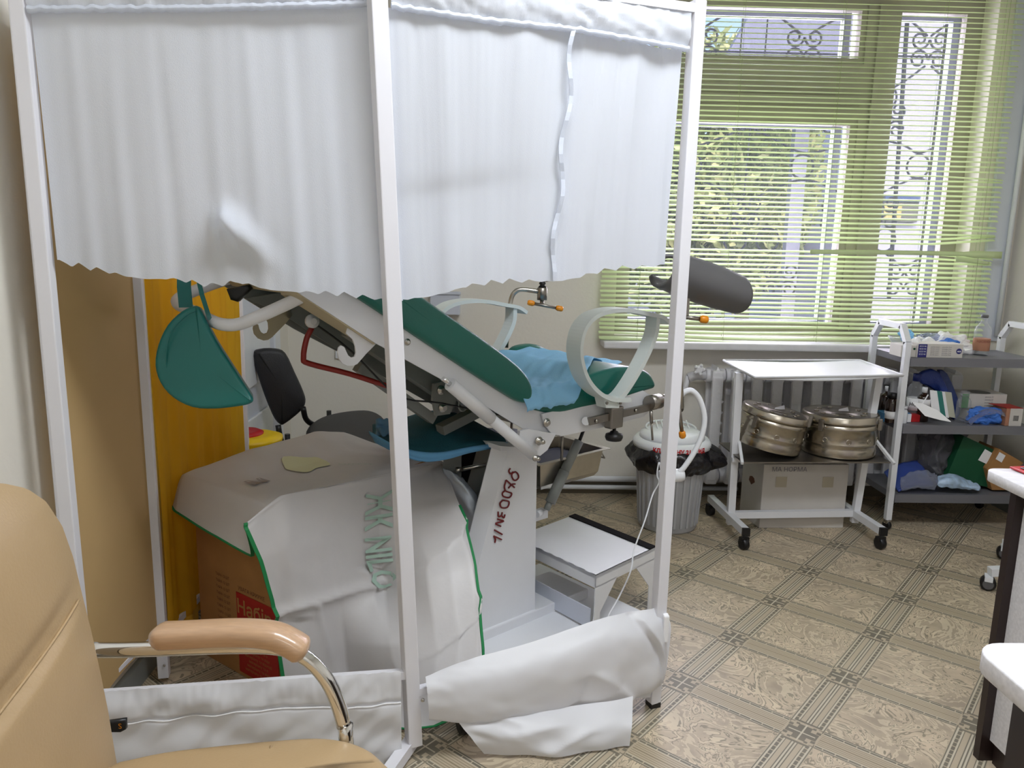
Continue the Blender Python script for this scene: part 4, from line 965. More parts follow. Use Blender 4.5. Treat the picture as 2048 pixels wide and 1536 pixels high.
MB().grid(tdr, 40, 24).build('upper_drape', TEALD, td, solid=.004)
bu = net([[Y(738, 862, yt-.02), Y(790, 890, yt-.11), Y(838, 903, yt-.128), Y(885, 904, yt-.118), Y(950, 892, yt-.078), Y(1015, 885, yt+.02)],
          [Y(745, 875, yt-.02), Y(800, 902, yt-.115), Y(845, 918, yt-.13), Y(890, 915, yt-.12), Y(950, 901, yt-.08), Y(1012, 890, yt+.02)],
          [Y(752, 885, yt+.0), Y(808, 912, yt-.1), Y(850, 922, yt-.115), Y(895, 917, yt-.10), Y(940, 904, yt-.06), Y(1000, 893, yt+.03)]])
MB().grid(lambda u, v: bu(u, v)+V((0, -.004*math.sin(v*9), 0)), 40, 10).build('blue_underlayer', mat('blue_drape_edge', (96, 158, 205), .8), td, 'light blue lower layer', solid=.004)
tw = root('blue_wipe', Y(775, 890, 2.55), 'crumpled blue cloth behind the middle screen post, on the box', 'cloth')
MB().grid(lambda u, v: Y(752+52*u, 838+48*v, 2.44)+V((0, -.03*math.sin(PI*u)*math.sin(PI*v)+.02*noise.noise(V((u*5, v*5, 1))), .012*noise.noise(V((u*4, v*6, 5))))), 24, 24).build('cloth', mat('dusty_blue', (88, 128, 160), .85), tw, solid=.003)
# white cloth bag and navy tub between box and column
tag(MB().grid(lambda u, v: net([[Y(885, 935, 2.50), Y(905, 945, 2.42), Y(925, 955, 2.5)], [Y(900, 975, 2.45), Y(935, 985, 2.36), Y(958, 1000, 2.46)], [Y(915, 1040, 2.42), Y(950, 1045, 2.35), Y(972, 1050, 2.42)], [Y(930, 1100, 2.40), Y(950, 1110, 2.36), Y(962, 1100, 2.40)], [Z(915, 1240, .01), Z(940, 1240, .01), Z(955, 1235, .01)]])(u, v)+V((0, -.02*noise.noise(V((u*4, v*8, 3))), 0)), 24, 50).build('white_gown', BLUES if False else mat('nonwoven_white', (214, 222, 232), .85, trans=.15), solid=.002), 'bundled white nonwoven gown hanging between box and chair column', 'gown')
nv = root('navy_tub', Z(960, 1120, 0), 'dark navy plastic tub standing behind the chair column', 'tub')
c = V((-.02, 2.72, 0)); MB().lathe(c, [(.13, .0), (.16, .56), (.175, .57), (.175, .585), (.155, .585), (.125, .03)], 4).build('body', NAVYD, nv)
MB().lathe(c+UP*.585, [(.17, 0), (.17, .012), (.14, .02)], 4).build('lid', NAVY, nv)

# ------------------------------------------------------------------ black chair behind
bc_ = root('side_chair', (-.72, 3.4, 0), 'black upholstered side chair by the white door at the back wall', 'chair')
bp = [(507, 712), (520, 700), (552, 699), (572, 708), (590, 745), (608, 785), (612, 806), (602, 824), (572, 848), (560, 850), (545, 830), (522, 770)]
MB().pillow(smooth([Y(u, v, 3.19+(u-507)*.0006) for u, v in bp], 3, True), V((-.02, .055, 0)), .02, 4, .01).build('backrest', BLKF, bc_)
sp_ = smooth([Z(u, v, .5) for u, v in [(612, 862), (640, 838), (690, 826), (740, 824), (770, 840), (775, 880), (700, 905), (630, 890)]], 4, True)
MB().pillow([p-UP*.05 for p in sp_], UP*.06, .02, 4, .01).build('seat', BLKF, bc_)
MB().pillow([p*.0+V((p.x*.9+.0-.02, p.y*.9+.40, p.z+.012)) for p in sp_][0:16], UP*.012, .005, 2).build('seat_back_edge', BLACK, bc_) if False else None
MB().tube(smooth([Y(606, 815, 3.23), Y(612, 838, 3.25), Y(628, 850, 3.3), Y(650, 856, 3.4)], 4), .012, 10).build('back_tube', BLACK, bc_)
MB().tube(smooth([Y(556, 850, 3.22), Y(562, 880, 3.22), Y(575, 905, 3.3), Y(600, 912, 3.4)], 4), .012, 10).build('back_tube', BLACK, bc_)
for x, y in ((-.88, 3.25), (-.55, 3.2), (-.8, 3.72), (-.45, 3.68)): MB().tube([(x, y, .46), (x, y, 0)], .012, 8).build('leg', BLACK, bc_)
sbn = root('sharps_bin', (-.86, 2.98, 0), 'yellow sharps bin with a red lid behind the cardboard box', 'bin')
c = V((Y(505, 874, 2.95).x-.0, 2.95, 0)); zt_ = Y(520, 874, 2.95).z
MB().lathe(c, [(.085, 0), (.11, zt_-.02), (.115, zt_-.01), (.115, zt_), (.08, zt_+.012)], 28).build('body', YB, sbn)
MB().lathe(c+V((-.03, 0, zt_+.006)), [(.07, 0), (.072, .012), (.055, .02), (.03, .014)], 24).build('lid', RB, sbn)

# ------------------------------------------------------------------ grey bin with liner and swing lid
bn = root('waste_bin', (.835, 3.40, 0), 'grey ribbed plastic waste bin with a black bag by the radiator', 'bin')
c = V((.835, 3.42, 0))
MB().lathe(c, [(.128, .0), (.135, .01), (.155, .34), (.16, .36)], 40).build('body', BINM, bn)
for k in range(28):
    a_ = k*2*PI/28; d_ = V((math.cos(a_), math.sin(a_), 0))
    MB().bar(c+d_*.137+UP*.03, c+d_*.155+UP*.33, .010, .008, d_).build('rib', BINM, bn)
def bag(u, v):
    a_ = u*2*PI; r = .168+.028*math.sin(PI*v)+.02*noise.noise(V((math.cos(a_)*3, math.sin(a_)*3, v*2)))+.012*noise.noise(V((math.cos(a_)*9, math.sin(a_)*9, v*4)))
    if abs(a_-.0) < .5 or a_ > 2*PI-.5: r += .05*math.sin(PI*v)
    return c+V((math.cos(a_)*r, math.sin(a_)*r, .40-.115*v+.012*noise.noise(V((math.cos(a_)*4, math.sin(a_)*4, 9)))*(v > .5)))
MB().grid(bag, 90, 12).build('bag_liner', BAGM, bn, 'black bag folded over the rim')
MB().lathe(c, [(.165, .385), (.178, .39), (.178, .41), (.165, .425), (.12, .43)], 40).build('lid_ring', WHITEP, bn)
def dome(u, v):
    x = (u-.5)*.27; y = (v-.5)*.27; rr = min(1, math.hypot(x, y)/.14); 
    return c+V((x, y, .43+.035*(1-rr*rr)+.012*(y > 0)*y*8))
MB().lathe(c+V((0, 0, .425)), [(.15, 0), (.145, .02), (.12, .034), (.06, .042), (.0, .044)], 36).build('lid_dome', WHITEP, bn)
MB().tube([c+V((.115*math.cos(t*PI/15), .03+.10*math.sin(t*PI/15), .462+.012*math.sin(t*PI/15))) for t in range(30)], .005, 6, closed=True).build('flap_rim', WHITEP, bn)
for k in range(7): MB().bar(c+V((-.07+.024*k, -.01, .470)), c+V((-.06+.024*k, .09, .482)), .006, .006).build('flap_rib', WHITEP, bn)
def cyl_text(c_, r, a0, z0, sx=1): return lambda x, y: c_+V((r*math.cos(a0+x/r), r*math.sin(a0+x/r), z0+y))
text('КЛАС А НУ 216 ВИД', .026, cyl_text(c, .1795, -PI/2+.0, .400), RB, bn, bold=.0012)

# ------------------------------------------------------------------ instrument table
it = root('instrument_table', (1.44, 3.35, 0), 'white metal instrument table on castors holding two steel drums', 'instrument table')
corners = [Z(1447, 722, .762), Z(1510, 757, .762), Z(1806, 752, .762), Z(1720, 722, .762)]
tt = MB()
top_ = net([[corners[0], corners[0].lerp(corners[3], .5)-UP*.006, corners[3]], [corners[0].lerp(corners[1], .5), (corners[0]+corners[2])/2-UP*.016, corners[2].lerp(corners[3], .5)], [corners[1], corners[1].lerp(corners[2], .5)-UP*.012, corners[2]]])
MB().grid(lambda u, v: top_(u, v), 16, 10).build('tabletop', MW, it, solid=.008)
MB().tube([corners[k]+UP*.003 for k in range(4)], .006, 6, closed=True).build('rolled_rim', MW, it)
FL, FR = V((1.09, 3.33, 0)), V((1.735, 3.385, 0))
MB().bar(Y(1478, 745, 3.3), V((1.105, 3.33, .04)), .032, .028, (0, 1, 0)).build('leg', MW, it)
MB().bar(Y(1758, 745, 3.34), V((1.70, 3.37, .04)), .03, .028, (0, 1, 0)).build('leg', MW, it)
for p0, p1 in ((V((1.105, 3.12, .085)), V((1.075, 3.56, .085))), (V((1.715, 3.14, .085)), V((1.68, 3.60, .085)))):
    MB().bar(p0, p1, .03, .032).build('foot_bar', MW, it); MB().obox(p0+V((0, -.006, 0)), (.016, 0, 0), (0, .008, 0), (0, 0, .017)).build('end_cap', BLACK, it)
    for p in (p0, p1): cast((p.x, p.y+(.01 if p is p0 else -.01), 0), it, .027, BLACK, .03, (.95, .3, 0))
MB().bar((1.105, 3.33, .085), (1.70, 3.37, .085), .028, .03).build('cross_bar', MW, it)
zs = .375
MB().prism([V((1.09, 3.17, zs)), V((1.75, 3.20, zs)), V((1.73, 3.52, zs)), V((1.08, 3.50, zs))], (0, 0, .006)).build('lower_shelf', DSTEEL, it)
MB().bar((1.085, 3.17, zs), (1.115, 3.33, zs+.07), .012, .012).build('shelf_brace', MW, it); MB().bar((1.76, 3.19, zs), (1.73, 3.33, zs+.08), .012, .012).build('shelf_brace', MW, it)
MB().bar((1.08, 3.30, zs-.02), (1.74, 3.34, zs-.02), .02, .02).build('shelf_rail', MW, it)
def drum(cx, cy, r, h, tilt, label):
    t = root('sterilizing_drum', (cx, cy, zs+.006), label, 'steel drum', 'steel sterilizing drums on the instrument table')
    b = V((cx, cy, zs+.008+r*abs(tilt[0]))); ax_ = V(tilt).normalized()
    dbody = MB().lathe(b, [(r, 0), (r, .004), (r*1.02, .03), (r, .036), (r, .052), (r*1.02, .056), (r, .062), (r, h*.66), (r*1.025, h*.68), (r*1.0, h*.72), (r, h*.8)], 48, ax_).build('body', BIXM, t)
    dlid = MB().lathe(b+ax_*(h*.8), [(r*1.03, 0), (r*1.05, .006), (r*1.03, .012), (r*1.03, h*.17), (r*1.0, h*.2), (r*.95, h*.185), (r*.8, h*.2), (r*.74, h*.185), (r*.5, h*.195), (r*.46, h*.215), (r*.2, h*.2), (.005, h*.2)], 48, ax_).build('lid', BIXM, t)
    a = ax_.orthogonal().normalized(); bb = ax_.cross(a)
    for k in range(10):
        d_ = (a*math.cos(k*.628)+bb*math.sin(k*.628)); MB().lathe(b+ax_*h*.42+d_*(r-.001), [(.012, 0), (.012, .002), (.009, .0025), (.009, .001)], 12, d_).build('vent', BIXM, dbody)
        dd = (a*math.cos(k*.628+.2)+bb*math.sin(k*.628+.2)); MB().lathe(b+ax_*(h*.8+h*.192)+dd*r*.65, [(.012, 0), (.010, .003), (.004, .003)], 10, ax_).build('vent', BIXM, dlid)
    d_ = V((.8, -.55, 0)).normalized(); MB().obox(b+ax_*h*.8+d_*r*1.06, d_*.008, d_.cross(UP)*.012, ax_*.025, .002).build('latch', DSTEEL, t)
    d_ = V((-.75, -.6, 0)).normalized(); MB().obox(b+ax_*h*.78+d_*r*1.06, d_*.008, d_.cross(UP)*.01, ax_*.025, .002).build('latch', DSTEEL, t)
    MB().prism([b+ax_*(h*1.02)+V((-.015, -.01, 0)), b+ax_*(h*1.02)+V((.03, -.014, 0)), b+ax_*(h*1.02)+V((.04, .02, .01)), b+ax_*(h*1.02)+V((.0, .02, 0))], UP*.0015).build('paper_tag', WPAPER, t)
    p_ = b+ax_*h*.9; MB().tube([b+V((r*1.03, -.03, h*.75)), b+V((r*1.08, -.03, h*.4)), b+V((r*1.03, -.03, .03))], .003, 6).build('side_strap', DSTEEL, t)
drum(1.248, 3.345, .144, .17, (.20, -.02, 1), 'left, tilted steel sterilizing drum on the lower shelf of the instrument table')
drum(1.585, 3.365, .158, .185, (.0, .02, 1), 'right, level steel sterilizing drum on the lower shelf of the instrument table')
# white carton under the table
cb = root('white_carton', (1.42, 3.55, 0), 'white cardboard carton standing on the floor under the instrument table', 'box')
a_, b_ = Z(1518, 1056, 0), Z(1686, 1056, 0); dpt = V((-.03, .20, 0))
ctr = (a_+b_)/2+dpt/2; MB().obox(ctr+UP*.155, (b_-a_)/2, dpt/2, UP*.155, .003).build('carton', WBOX, cb)
dl = dpt.normalized(); cl_ = a_+dpt*.5+UP*.2
MB().pillow([cl_+dl*x*1.0+UP*z-(b_-a_).normalized()*.001 for x, z in ((-.03, 0), (-.02, .018), (.0, .022), (.02, .016), (.026, -.004), (.0, -.02))], -(b_-a_).normalized()*.002, .0005, 1).build('hand_hole', PRINT, cb)
text('МА НОРМА', .03, plane_fn(a_.lerp(b_, .3)+V((0, -.002, .285)), (1, .03, 0), UP), INKG, cb)
MB().prism([a_.lerp(b_, .15)+V((0, -.0015, .2)), a_.lerp(b_, .28)+V((0, -.0015, .2)), a_.lerp(b_, .28)+V((0, -.0015, .25)), a_.lerp(b_, .15)+V((0, -.0015, .25))], (0, -.0006, 0)).build('tape', mat('old_tape', (178, 170, 150), .5), cb)
MB().prism([a_.lerp(b_, .7)+V((0, -.0015, .2)), a_.lerp(b_, .83)+V((0, -.0015, .2)), a_.lerp(b_, .83)+V((0, -.0015, .25)), a_.lerp(b_, .7)+V((0, -.0015, .25))], (0, -.0006, 0)).build('tape', mat('old_tape2', (178, 170, 150), .5), cb)

# ------------------------------------------------------------------ trolley with three shelves
tz = root('shelf_trolley', (2.18, 3.55, 0), 'white framed trolley with three grey shelves in the window corner', 'trolley')
TX0, TX1, TY0, TY1 = 1.865, 2.50, 3.385, 3.692
def hoop(x, par):
    y0, y1 = TY0, TY1; zt_ = .952
    pts = [V((x, y0, .05)), V((x, y0, zt_-.07)), V((x, y0+.055, zt_)), V((x, y1-.055, zt_)), V((x, y1, zt_-.07)), V((x, y1, .05))]
    mb = MB()
    for p, q in zip(pts, pts[1:]): mb.bar(p, q+(q-p).normalized()*.004, .026, .026, (1, 0, 0))
    mb.build('end_frame', MW, par)
    for yy in (y0, y1):
        MB().lathe((x, yy, .045), [(.009, 0), (.012, .006), (.012, .018)], 12).build('collar', CHROME, par)
        cast((x, yy-.0, 0), par, .022, BLACK, .02, (1, .4, 0), CHROME)
hoop(TX0, tz); hoop(TX1, tz)
SZ = (.815, .505, .175)
for z_ in SZ:
    MB().box((TX0+.013, TY0-.02, z_-.03), (TX1-.013, TY1+.01, z_)).box((TX0+.013, TY0-.022, z_-.036), (TX1-.013, TY0-.018, z_+.004)).build('shelf', SHELFM, tz)
def on(u, v, k, y): p = Y(u, v, y); return p.x
def carton(name, label, u0, u1, vt, vb, y, dep, z0, m, cat='box', ang=0, group=None):
    x0, x1 = Y(u0, vb, y).x, Y(u1, vb, y).x; h = Y(u0, vt, y).z-Y(u0, vb, y).z
    t = root(name, ((x0+x1)/2, y+dep/2, z0), label, cat, group)
    e = V((math.cos(ang), math.sin(ang), 0)); f = V((-e.y, e.x, 0)); c = V((x0, y, z0))+e*(x1-x0)/2+f*dep/2
    MB().obox(c+UP*(h/2+.001), e*(x1-x0)/2, f*dep/2, UP*h/2, .002).build('carton', m, t)
    fr = lambda px, pz, k=.0012: V((x0, y, z0))+e*(x1-x0)*px+UP*(h*pz+.001)-f*k
    return t, fr, e, h, x1-x0
# top shelf
t, fr, e, h, w_ = carton('glove_box', 'white and navy glove box at the front edge of the trolley top shelf', 1833, 1925, 682, 710, 3.39, .11, SZ[0], WBOX)
MB().prism([fr(.02, .03), fr(.21, .03), fr(.21, .97), fr(.02, .97)], (0, -.0008, 0)).build('navy_panel', INKN, t)
for k in range(4): text('ECO NITRIL'[:6], .009, plane_fn(fr(.115, .82-.19*k, .0025), e, UP), WPAPER, t)
for k in range(5):
    text('nitrile exam', .0085, plane_fn(fr(.38, .78-.14*k, .002), e, UP), INKG, t); text('powder free', .0085, plane_fn(fr(.64, .78-.14*k, .002), e, UP), INKG, t)
MB().lathe(fr(.91, .5), [(.0125, 0), (.0125, .001)], 24, (0, -1, 0)).build('round_mark', INKN, t)
text('eco', .012, plane_fn(fr(.91, .5, .0028), e, UP), WPAPER, t, bold=.0003)
t, fr, e, h, w_ = carton('small_white_box', 'small white box half behind the trolley hoop, left of the navy glove box', 1801, 1832, 684, 708, 3.40, .1, SZ[0], WBOX)
MB().lathe(fr(.85, .7), [(.005, 0), (.005, .001)], 16, (0, -1, 0)).build('round_mark', DGREEN, t)
bw = root('glass_bowl', (1.93, 3.56, SZ[0]), 'clear glass bowl with paper packets at the left end of the trolley top shelf', 'bowl')
MB().lathe((1.945, 3.55, SZ[0]), [(.03, .0), (.035, .004), (.06, .045), (.078, .075), (.075, .076), (.056, .047), (.03, .008)], 30).build('bowl', CLEAR, bw)
def crumple(name, label, cat, c, rx, ry, rz, m, seed, group=None, amp=.45):
    mb = MB(); c = V(c); r = bmesh.ops.create_icosphere(mb.bm, subdivisions=4, radius=1)
    for v in r['verts']:
        k = 1+amp*noise.noise(v.co*1.6+V((seed, 0, 0)))+amp*.5*abs(noise.noise(v.co*4+V((0, seed, 0)))); v.co = V((v.co.x*rx, v.co.y*ry, max(v.co.z, -.7)*rz))*k+c+UP*rz*.7
    return tag(mb.build(name, m), label, cat, group)
crumple('blue_packet', 'pale blue packet sticking out of the glass bowl', 'packet', (1.945, 3.545, SZ[0]+.06), .032, .03, .028, BLUES, 3)
crumple('paper_wad', 'white crumpled paper in front of the glass bowl', 'paper', (1.935, 3.46, SZ[0]), .045, .04, .045, WPAPER, 11)
crumple('paper_wad', 'white crumpled paper right of the glass bowl, behind the hoop', 'paper', (2.02, 3.52, SZ[0]), .05, .04, .045, WPAPER, 5)
def packet(name, label, u0, v0, u1, v1, y, m, tilt=0, seed=0, cat='packet', th=.004):
    a, b = Y(u0, v1, y), Y(u1, v0, y+tilt)
    f = lambda s_, t_: V((a.x+(b.x-a.x)*s_, a.y+(b.y-a.y)*t_, a.z+(b.z-a.z)*t_))+V((0, -.008*noise.noise(V((s_*3, t_*3, seed))), .006*noise.noise(V((s_*4, t_*4, seed+3)))))
    return tag(MB().grid(f, 14, 14).build(name, m, solid=th), label, cat)
crumple('packet_heap', 'heap of white sterile packets behind the navy glove box', 'packets', (2.155, 3.57, SZ[0]), .10, .05, .05, WPAPER, 21, amp=.7)
crumple('blue_glove', 'blue nitrile glove lying on the white packets', 'glove', (2.125, 3.50, SZ[0]+.035), .045, .03, .022, BLUEN, 31)
crumple('packet_heap', 'clear film packets between the bowl and the blue glove', 'packets', (2.06, 3.56, SZ[0]+.02), .06, .04, .045, CLEARP, 41)
bt = root('label_bottle', (2.38, 3.52, SZ[0]), 'clear glass bottle with a brown paper label and grey stopper', 'bottle')
c = V((Y(1962, 693, 3.52).x, 3.52, SZ[0])); zb = (Y(1962, 628, 3.52).z-SZ[0])/.145
MB().lathe(c, [(.032, 0), (.035, .004), (.035, .085*zb), (.03, .1*zb), (.014, .115*zb), (.013, .132*zb), (.015, .134*zb)], 28).build('bottle', CLEAR, bt)
MB().lathe(c, [(.0355, .022), (.0358, .023), (.0358, .078), (.0355, .079)], 28).build('paper_label', LABELM, bt)
MB().lathe(c+UP*.132*zb, [(.013, 0), (.016, .002), (.016, .012), (.013, .014)], 16).build('stopper', GREYP, bt)
text('Н2СІDО4', .014, cyl_text(c, .0365, -PI/2-.3, .066+SZ[0]*0), REDINK, bt)
tag(MB().prism([Y(1928, 697, 3.46), Y(1942, 699, 3.44), Y(1930, 702, 3.42)], UP*.001).build('paper_slip', WPAPER), 'small white paper slip right of the navy glove box', 'paper')
# middle shelf
z1 = SZ[1]
def bottle(name, label, u, vb, vt, y, r, m, capm, z0, lab=None, group=None, rsh=.35):
    x = Y(u, vb, y).x; h = Y(u, vt, y).z-z0; c = V((x, y, z0))
    t = root(name, (x, y, z0), label, 'bottle', group)
    MB().lathe(c, [(r*.93, 0), (r, .004), (r, h*.68), (r*.8, h*.76), (r*rsh, h*.8), (r*rsh, h*.84)], 24).build('bottle', m, t)
    MB().lathe(c+UP*h*.84, [(r*rsh*1.25, 0), (r*rsh*1.25, h*.15), (r*rsh, h*.16)], 16).build('cap', capm, t)
    if lab: MB().lathe(c, [(r*1.01, h*lab[0]), (r*1.03, h*lab[0]), (r*1.03, h*lab[1]), (r*1.01, h*lab[1])], 24).build('paper_label', WPAPER, t)
    return t, c, r, h
t, c, r, h = bottle('reagent_bottle', 'tall clear reagent bottle with a navy cap on the middle shelf', 1827, 815, 747, 3.50, .033, CLEAR, BLUEC, z1, (.22, .48), rsh=.42)
text('НСІ 2', .022, cyl_text(c, r*1.04, -PI/2-.25, h*.35), BLACK, t, bold=.0006)
bottle('brown_bottle', 'small brown bottle with a white cap right behind the trolley post', 1795, 830, 773, 3.46, .027, BROWNG, WHITEP, z1, (.1, .5))
bottle('brown_bottle', 'brown bottle with a white cap right of the navy capped reagent bottle', 1845, 820, 774, 3.47, .028, BROWNG, WHITEP, z1, (.45, .66))
bottle('brown_bottle', 'dark dropper bottle at the left end of the middle shelf', 1768, 826, 772, 3.52, .03, BROWNG, WHITEP, z1, None, rsh=.2)
bottle('brown_bottle', 'dark squat jar beside the tissue pack on the middle shelf', 1781, 832, 786, 3.43, .027, BROWNG, BLACK, z1, (.15, .4), rsh=.7)
bottle('white_jar', 'low white jar in front of the brown bottles', 1806, 838, 812, 3.42, .017, WHITEP, WHITEP, z1, None, rsh=.7)
t, fr, e, h, w_ = carton('blue_carton', 'flat blue and white carton along the left end of the middle shelf', 1768, 1822, 818, 836, 3.43, .07, z1, SKYP, ang=-.0)
MB().prism([fr(.86, .05), fr(1.0, .05), fr(1.0, .95), fr(.86, .95)], (0, -.0008, 0)).build('white_end', WPAPER, t); MB().prism([fr(.74, .4), fr(.85, .4), fr(.85, .7), fr(.74, .7)], (0, -.0009, 0)).build('green_patch', GTRIM, t)
carton('red_carton', 'small red carton behind the slanting card on the middle shelf', 1822, 1842, 808, 822, 3.44, .05, z1, RB)
pa = [(1826, 806), (1845, 808), (1876, 822), (1902, 844), (1880, 840), (1850, 832)]
t = root('instruction_card', Y(1860, 840, 3.40), 'white folded card slanting forward over the front of the middle shelf', 'card')
MB().prism([Y(u, v, 3.375-.001*(v-806)) for u, v in pa], (0, .003, .003)).build('card', WPAPER, t)
MB().bar(Y(1845, 808, 3.38), Y(1856, 790, 3.40), .004, .004).build('stick', WPAPER, t)
tg = 'upright sterile pouches in the middle shelf holder'
for k, (u0, u1, m_, lab) in enumerate(((1860, 1874, WPAPER, 'whitish upright pouch left of the teal one on the middle shelf'), (1871, 1884, mat('teal_pouch', (40, 120, 112), .5), 'teal upright pouch on the middle shelf'), (1881, 1890, WPAPER, 'white pouch edge right of the teal pouch'), (1888, 1903, mat('olive_pouch', (190, 190, 170), .6), 'cream leaning pouch right of the white pouches'))):
    y_ = 3.44+.012*k
    tag(MB().prism([Y(u0+4, 833, y_), Y(u1+8, 836, y_), Y(u1, 782+k, y_+.02), Y(u0, 780+k, y_+.02)], (0, .004, 0)).build('sterile_pouch', m_), lab, 'pouch')
for k, (pts_, lab) in enumerate(((((1842, 748), (1880, 745), (1915, 832), (1903, 834), (1876, 782), (1846, 768)), 'navy glove bundle leaning behind the pouches on the middle shelf'), (((1878, 750), (1896, 748), (1922, 815), (1908, 834)), 'blue film pack leaning right of the navy gloves'))):
    tag(MB().pillow(smooth([Y(u, v, 3.50+.02*k) for u, v in pts_], 3, True), (0, .03, 0), .008, 3, .004).build('glove_bundle', mat('navy_nitrile_%d' % k, ((36, 58, 132), (52, 68, 120))[k], .45, bump=.5, bscale=40)), lab, 'gloves')
bottle('clear_bottle', 'clear faceted bottle in front of the green striped glove box', 1926, 822, 782, 3.46, .03, CLEAR, CLEAR, z1, None, rsh=.5)
t, fr, e, h, w_ = carton('glove_carton', 'white glove carton with a green stripe propped on the middle shelf', 1923, 2013, 775, 803, 3.50, .12, z1+.058, WBOX, ang=.0)
MB().prism([fr(.0, .0), fr(.15, .0), fr(.15, 1), fr(.0, 1)], (0, -.0009, 0)).build('green_stripe', mat('leaf_green', (52, 130, 50), .5), t)
for k in range(4): text('розмір М', .009, plane_fn(fr(.6, .8-.2*k, .002), e, UP), INKG, t)
MB().lathe(fr(.5, 1)+V((0, .05, 0)), [(.0, 0), (.05, .001)], 20).build('opening', BLACK, t)
t, fr, e, h, w_ = carton('small_carton', 'white carton under the green striped glove carton', 1935, 2000, 803, 822, 3.50, .11, z1, WBOX)
t, fr, e, h, w_ = carton('kraft_carton', 'brown and cream carton with a barcode at the right of the middle shelf', 2010, 2042, 811, 846, 3.385, .10, z1, LABELM)
MB().prism([fr(.22, .0), fr(1.0, .0), fr(1.0, 1), fr(.22, 1)], (0, -.0009, 0)).build('cream_face', WBOX, t)
for k in range(7): MB().prism([fr(.45+.05*k, .3, .0025), fr(.47+.05*k+.01*(k % 2), .3, .0025), fr(.47+.05*k+.01*(k % 2), .6, .0025), fr(.45+.05*k, .6, .0025)], (0, -.0004, 0)).build('barcode_line', BLACK, t)
MB().prism([fr(-.3, 1.0)+V((0, .1, .001)), fr(0, 1.0), fr(1.02, 1.0), fr(1.02, 1.0)+V((0, .1, 0))], UP*.002).build('red_top', REDP, t)
crumple('cap_bag', 'clear bag of bright blue shoe covers at the front of the middle shelf', 'bag', (Y(1970, 840, 3.43).x, 3.44, z1), .075, .045, .045, BLUEN, 51, amp=.5)
tag(MB().grid(lambda u, v: V((Y(1940+85*u, 842, 3.40).x, 3.385+.10*v, z1+.004+.075*math.sin(PI*u)**.7*math.sin(PI*min(v+.25, 1))+.008*noise.noise(V((u*6, v*6, 2))))), 30, 16).build('film_bag', CLEARP), 'clear film bag over the blue shoe covers', 'bag')
# bottom shelf
z2 = SZ[2]
tag(MB().grid(lambda u, v: net([[Y(1768, 945, 3.5), Y(1800, 928, 3.52), Y(1838, 922, 3.55)], [Y(1790, 975, 3.42), Y(1825, 955, 3.43), Y(1855, 950, 3.45)], [Y(1797, 982, 3.39), Y(1830, 972, 3.39), Y(1868, 972, 3.40)]])(u, v)+V((0, 0, .006*noise.noise(V((u*4, v*5, 0))))), 20, 20).build('blue_film_pack', mat('navy_film', (58, 78, 150), .3), solid=.01), 'blue flat film pack at the left of the bottom shelf', 'pack')
tag(MB().grid(lambda u, v: net([[Y(1800, 955, 3.42), Y(1835, 940, 3.42), Y(1868, 945, 3.43)], [Y(1800, 972, 3.39), Y(1838, 962, 3.38), Y(1875, 960, 3.39)], [Y(1803, 980, 3.375), Y(1840, 976, 3.37), Y(1868, 979, 3.375)]])(u, v)+V((0, -.004, .01*noise.noise(V((u*6, v*6, 4))))), 20, 16).build('clear_film_pack', CLEARP, solid=.004), 'clear film pouch lying over the blue pack on the bottom shelf', 'pouch')
def hb(u, v):
    P = net([[Y(1840, 862, 3.56), Y(1880, 860, 3.52), Y(1940, 860, 3.55)], [Y(1835, 895, 3.55), Y(1880, 890, 3.47), Y(1925, 890, 3.53)], [Y(1838, 925, 3.52), Y(1872, 925, 3.45), Y(1905, 925, 3.50)], [Y(1850, 955, 3.50), Y(1875, 952, 3.44), Y(1890, 950, 3.48)]])(u, v)
    return P+V((0, -.03*noise.noise(V((u*5, v*5, 6))), 0))
tag(MB().grid(hb, 40, 40).build('crumpled_bag', HAZY), 'crumpled grey translucent bag standing on the bottom shelf', 'bag')
tag(MB().grid(lambda u, v: net([[Y(1876, 952, 3.42), Y(1905, 948, 3.42), Y(1938, 962, 3.42), Y(1955, 968, 3.41)], [Y(1872, 965, 3.39), Y(1905, 962, 3.37), Y(1935, 972, 3.37), Y(1960, 975, 3.385)], [Y(1878, 973, 3.385), Y(1905, 976, 3.375), Y(1935, 978, 3.375), Y(1958, 981, 3.38)]])(u, v)+UP*.006*noise.noise(V((u*8, v*4, 1))), 30, 14).build('shoe_cover_bag', mat('blue_white_film', (170, 195, 222), .35, vary=.35, scale=30), solid=.006), 'white and blue patterned pack at the front of the bottom shelf', 'pack')
t = root('green_folder_box', (2.25, 3.5, z2), 'dark green carton with labels leaning on the bottom shelf', 'box')
gp_ = [Y(u, v, 3.45) for u, v in [(1890, 960), (1928, 872), (2000, 905), (1985, 930), (1982, 976), (1965, 972)]]
MB().prism(gp_, (0, .16, 0)).build('carton', DGREEN, t)
MB().prism([Y(1956, 920, 3.444), Y(1970, 898, 3.444), Y(1984, 906, 3.444), Y(1973, 928, 3.444)], (0, -.001, 0)).build('paper_label', WPAPER, t)
t = root('brown_carton', (2.36, 3.45, z2), 'brown carton with a square code label leaning at the right of the bottom shelf', 'box')
MB().prism([Y(1974, 938, 3.42), Y(1999, 898, 3.42), Y(2046, 925, 3.42), Y(2046, 980, 3.42), Y(1984, 980, 3.42)], (0, .15, 0)).build('carton', CARD, t)
MB().prism([Y(1991, 918, 3.417), Y(1999, 904, 3.417), Y(2011, 911, 3.417), Y(2003, 925, 3.417)], (0, -.001, 0)).build('paper_label', WPAPER, t)

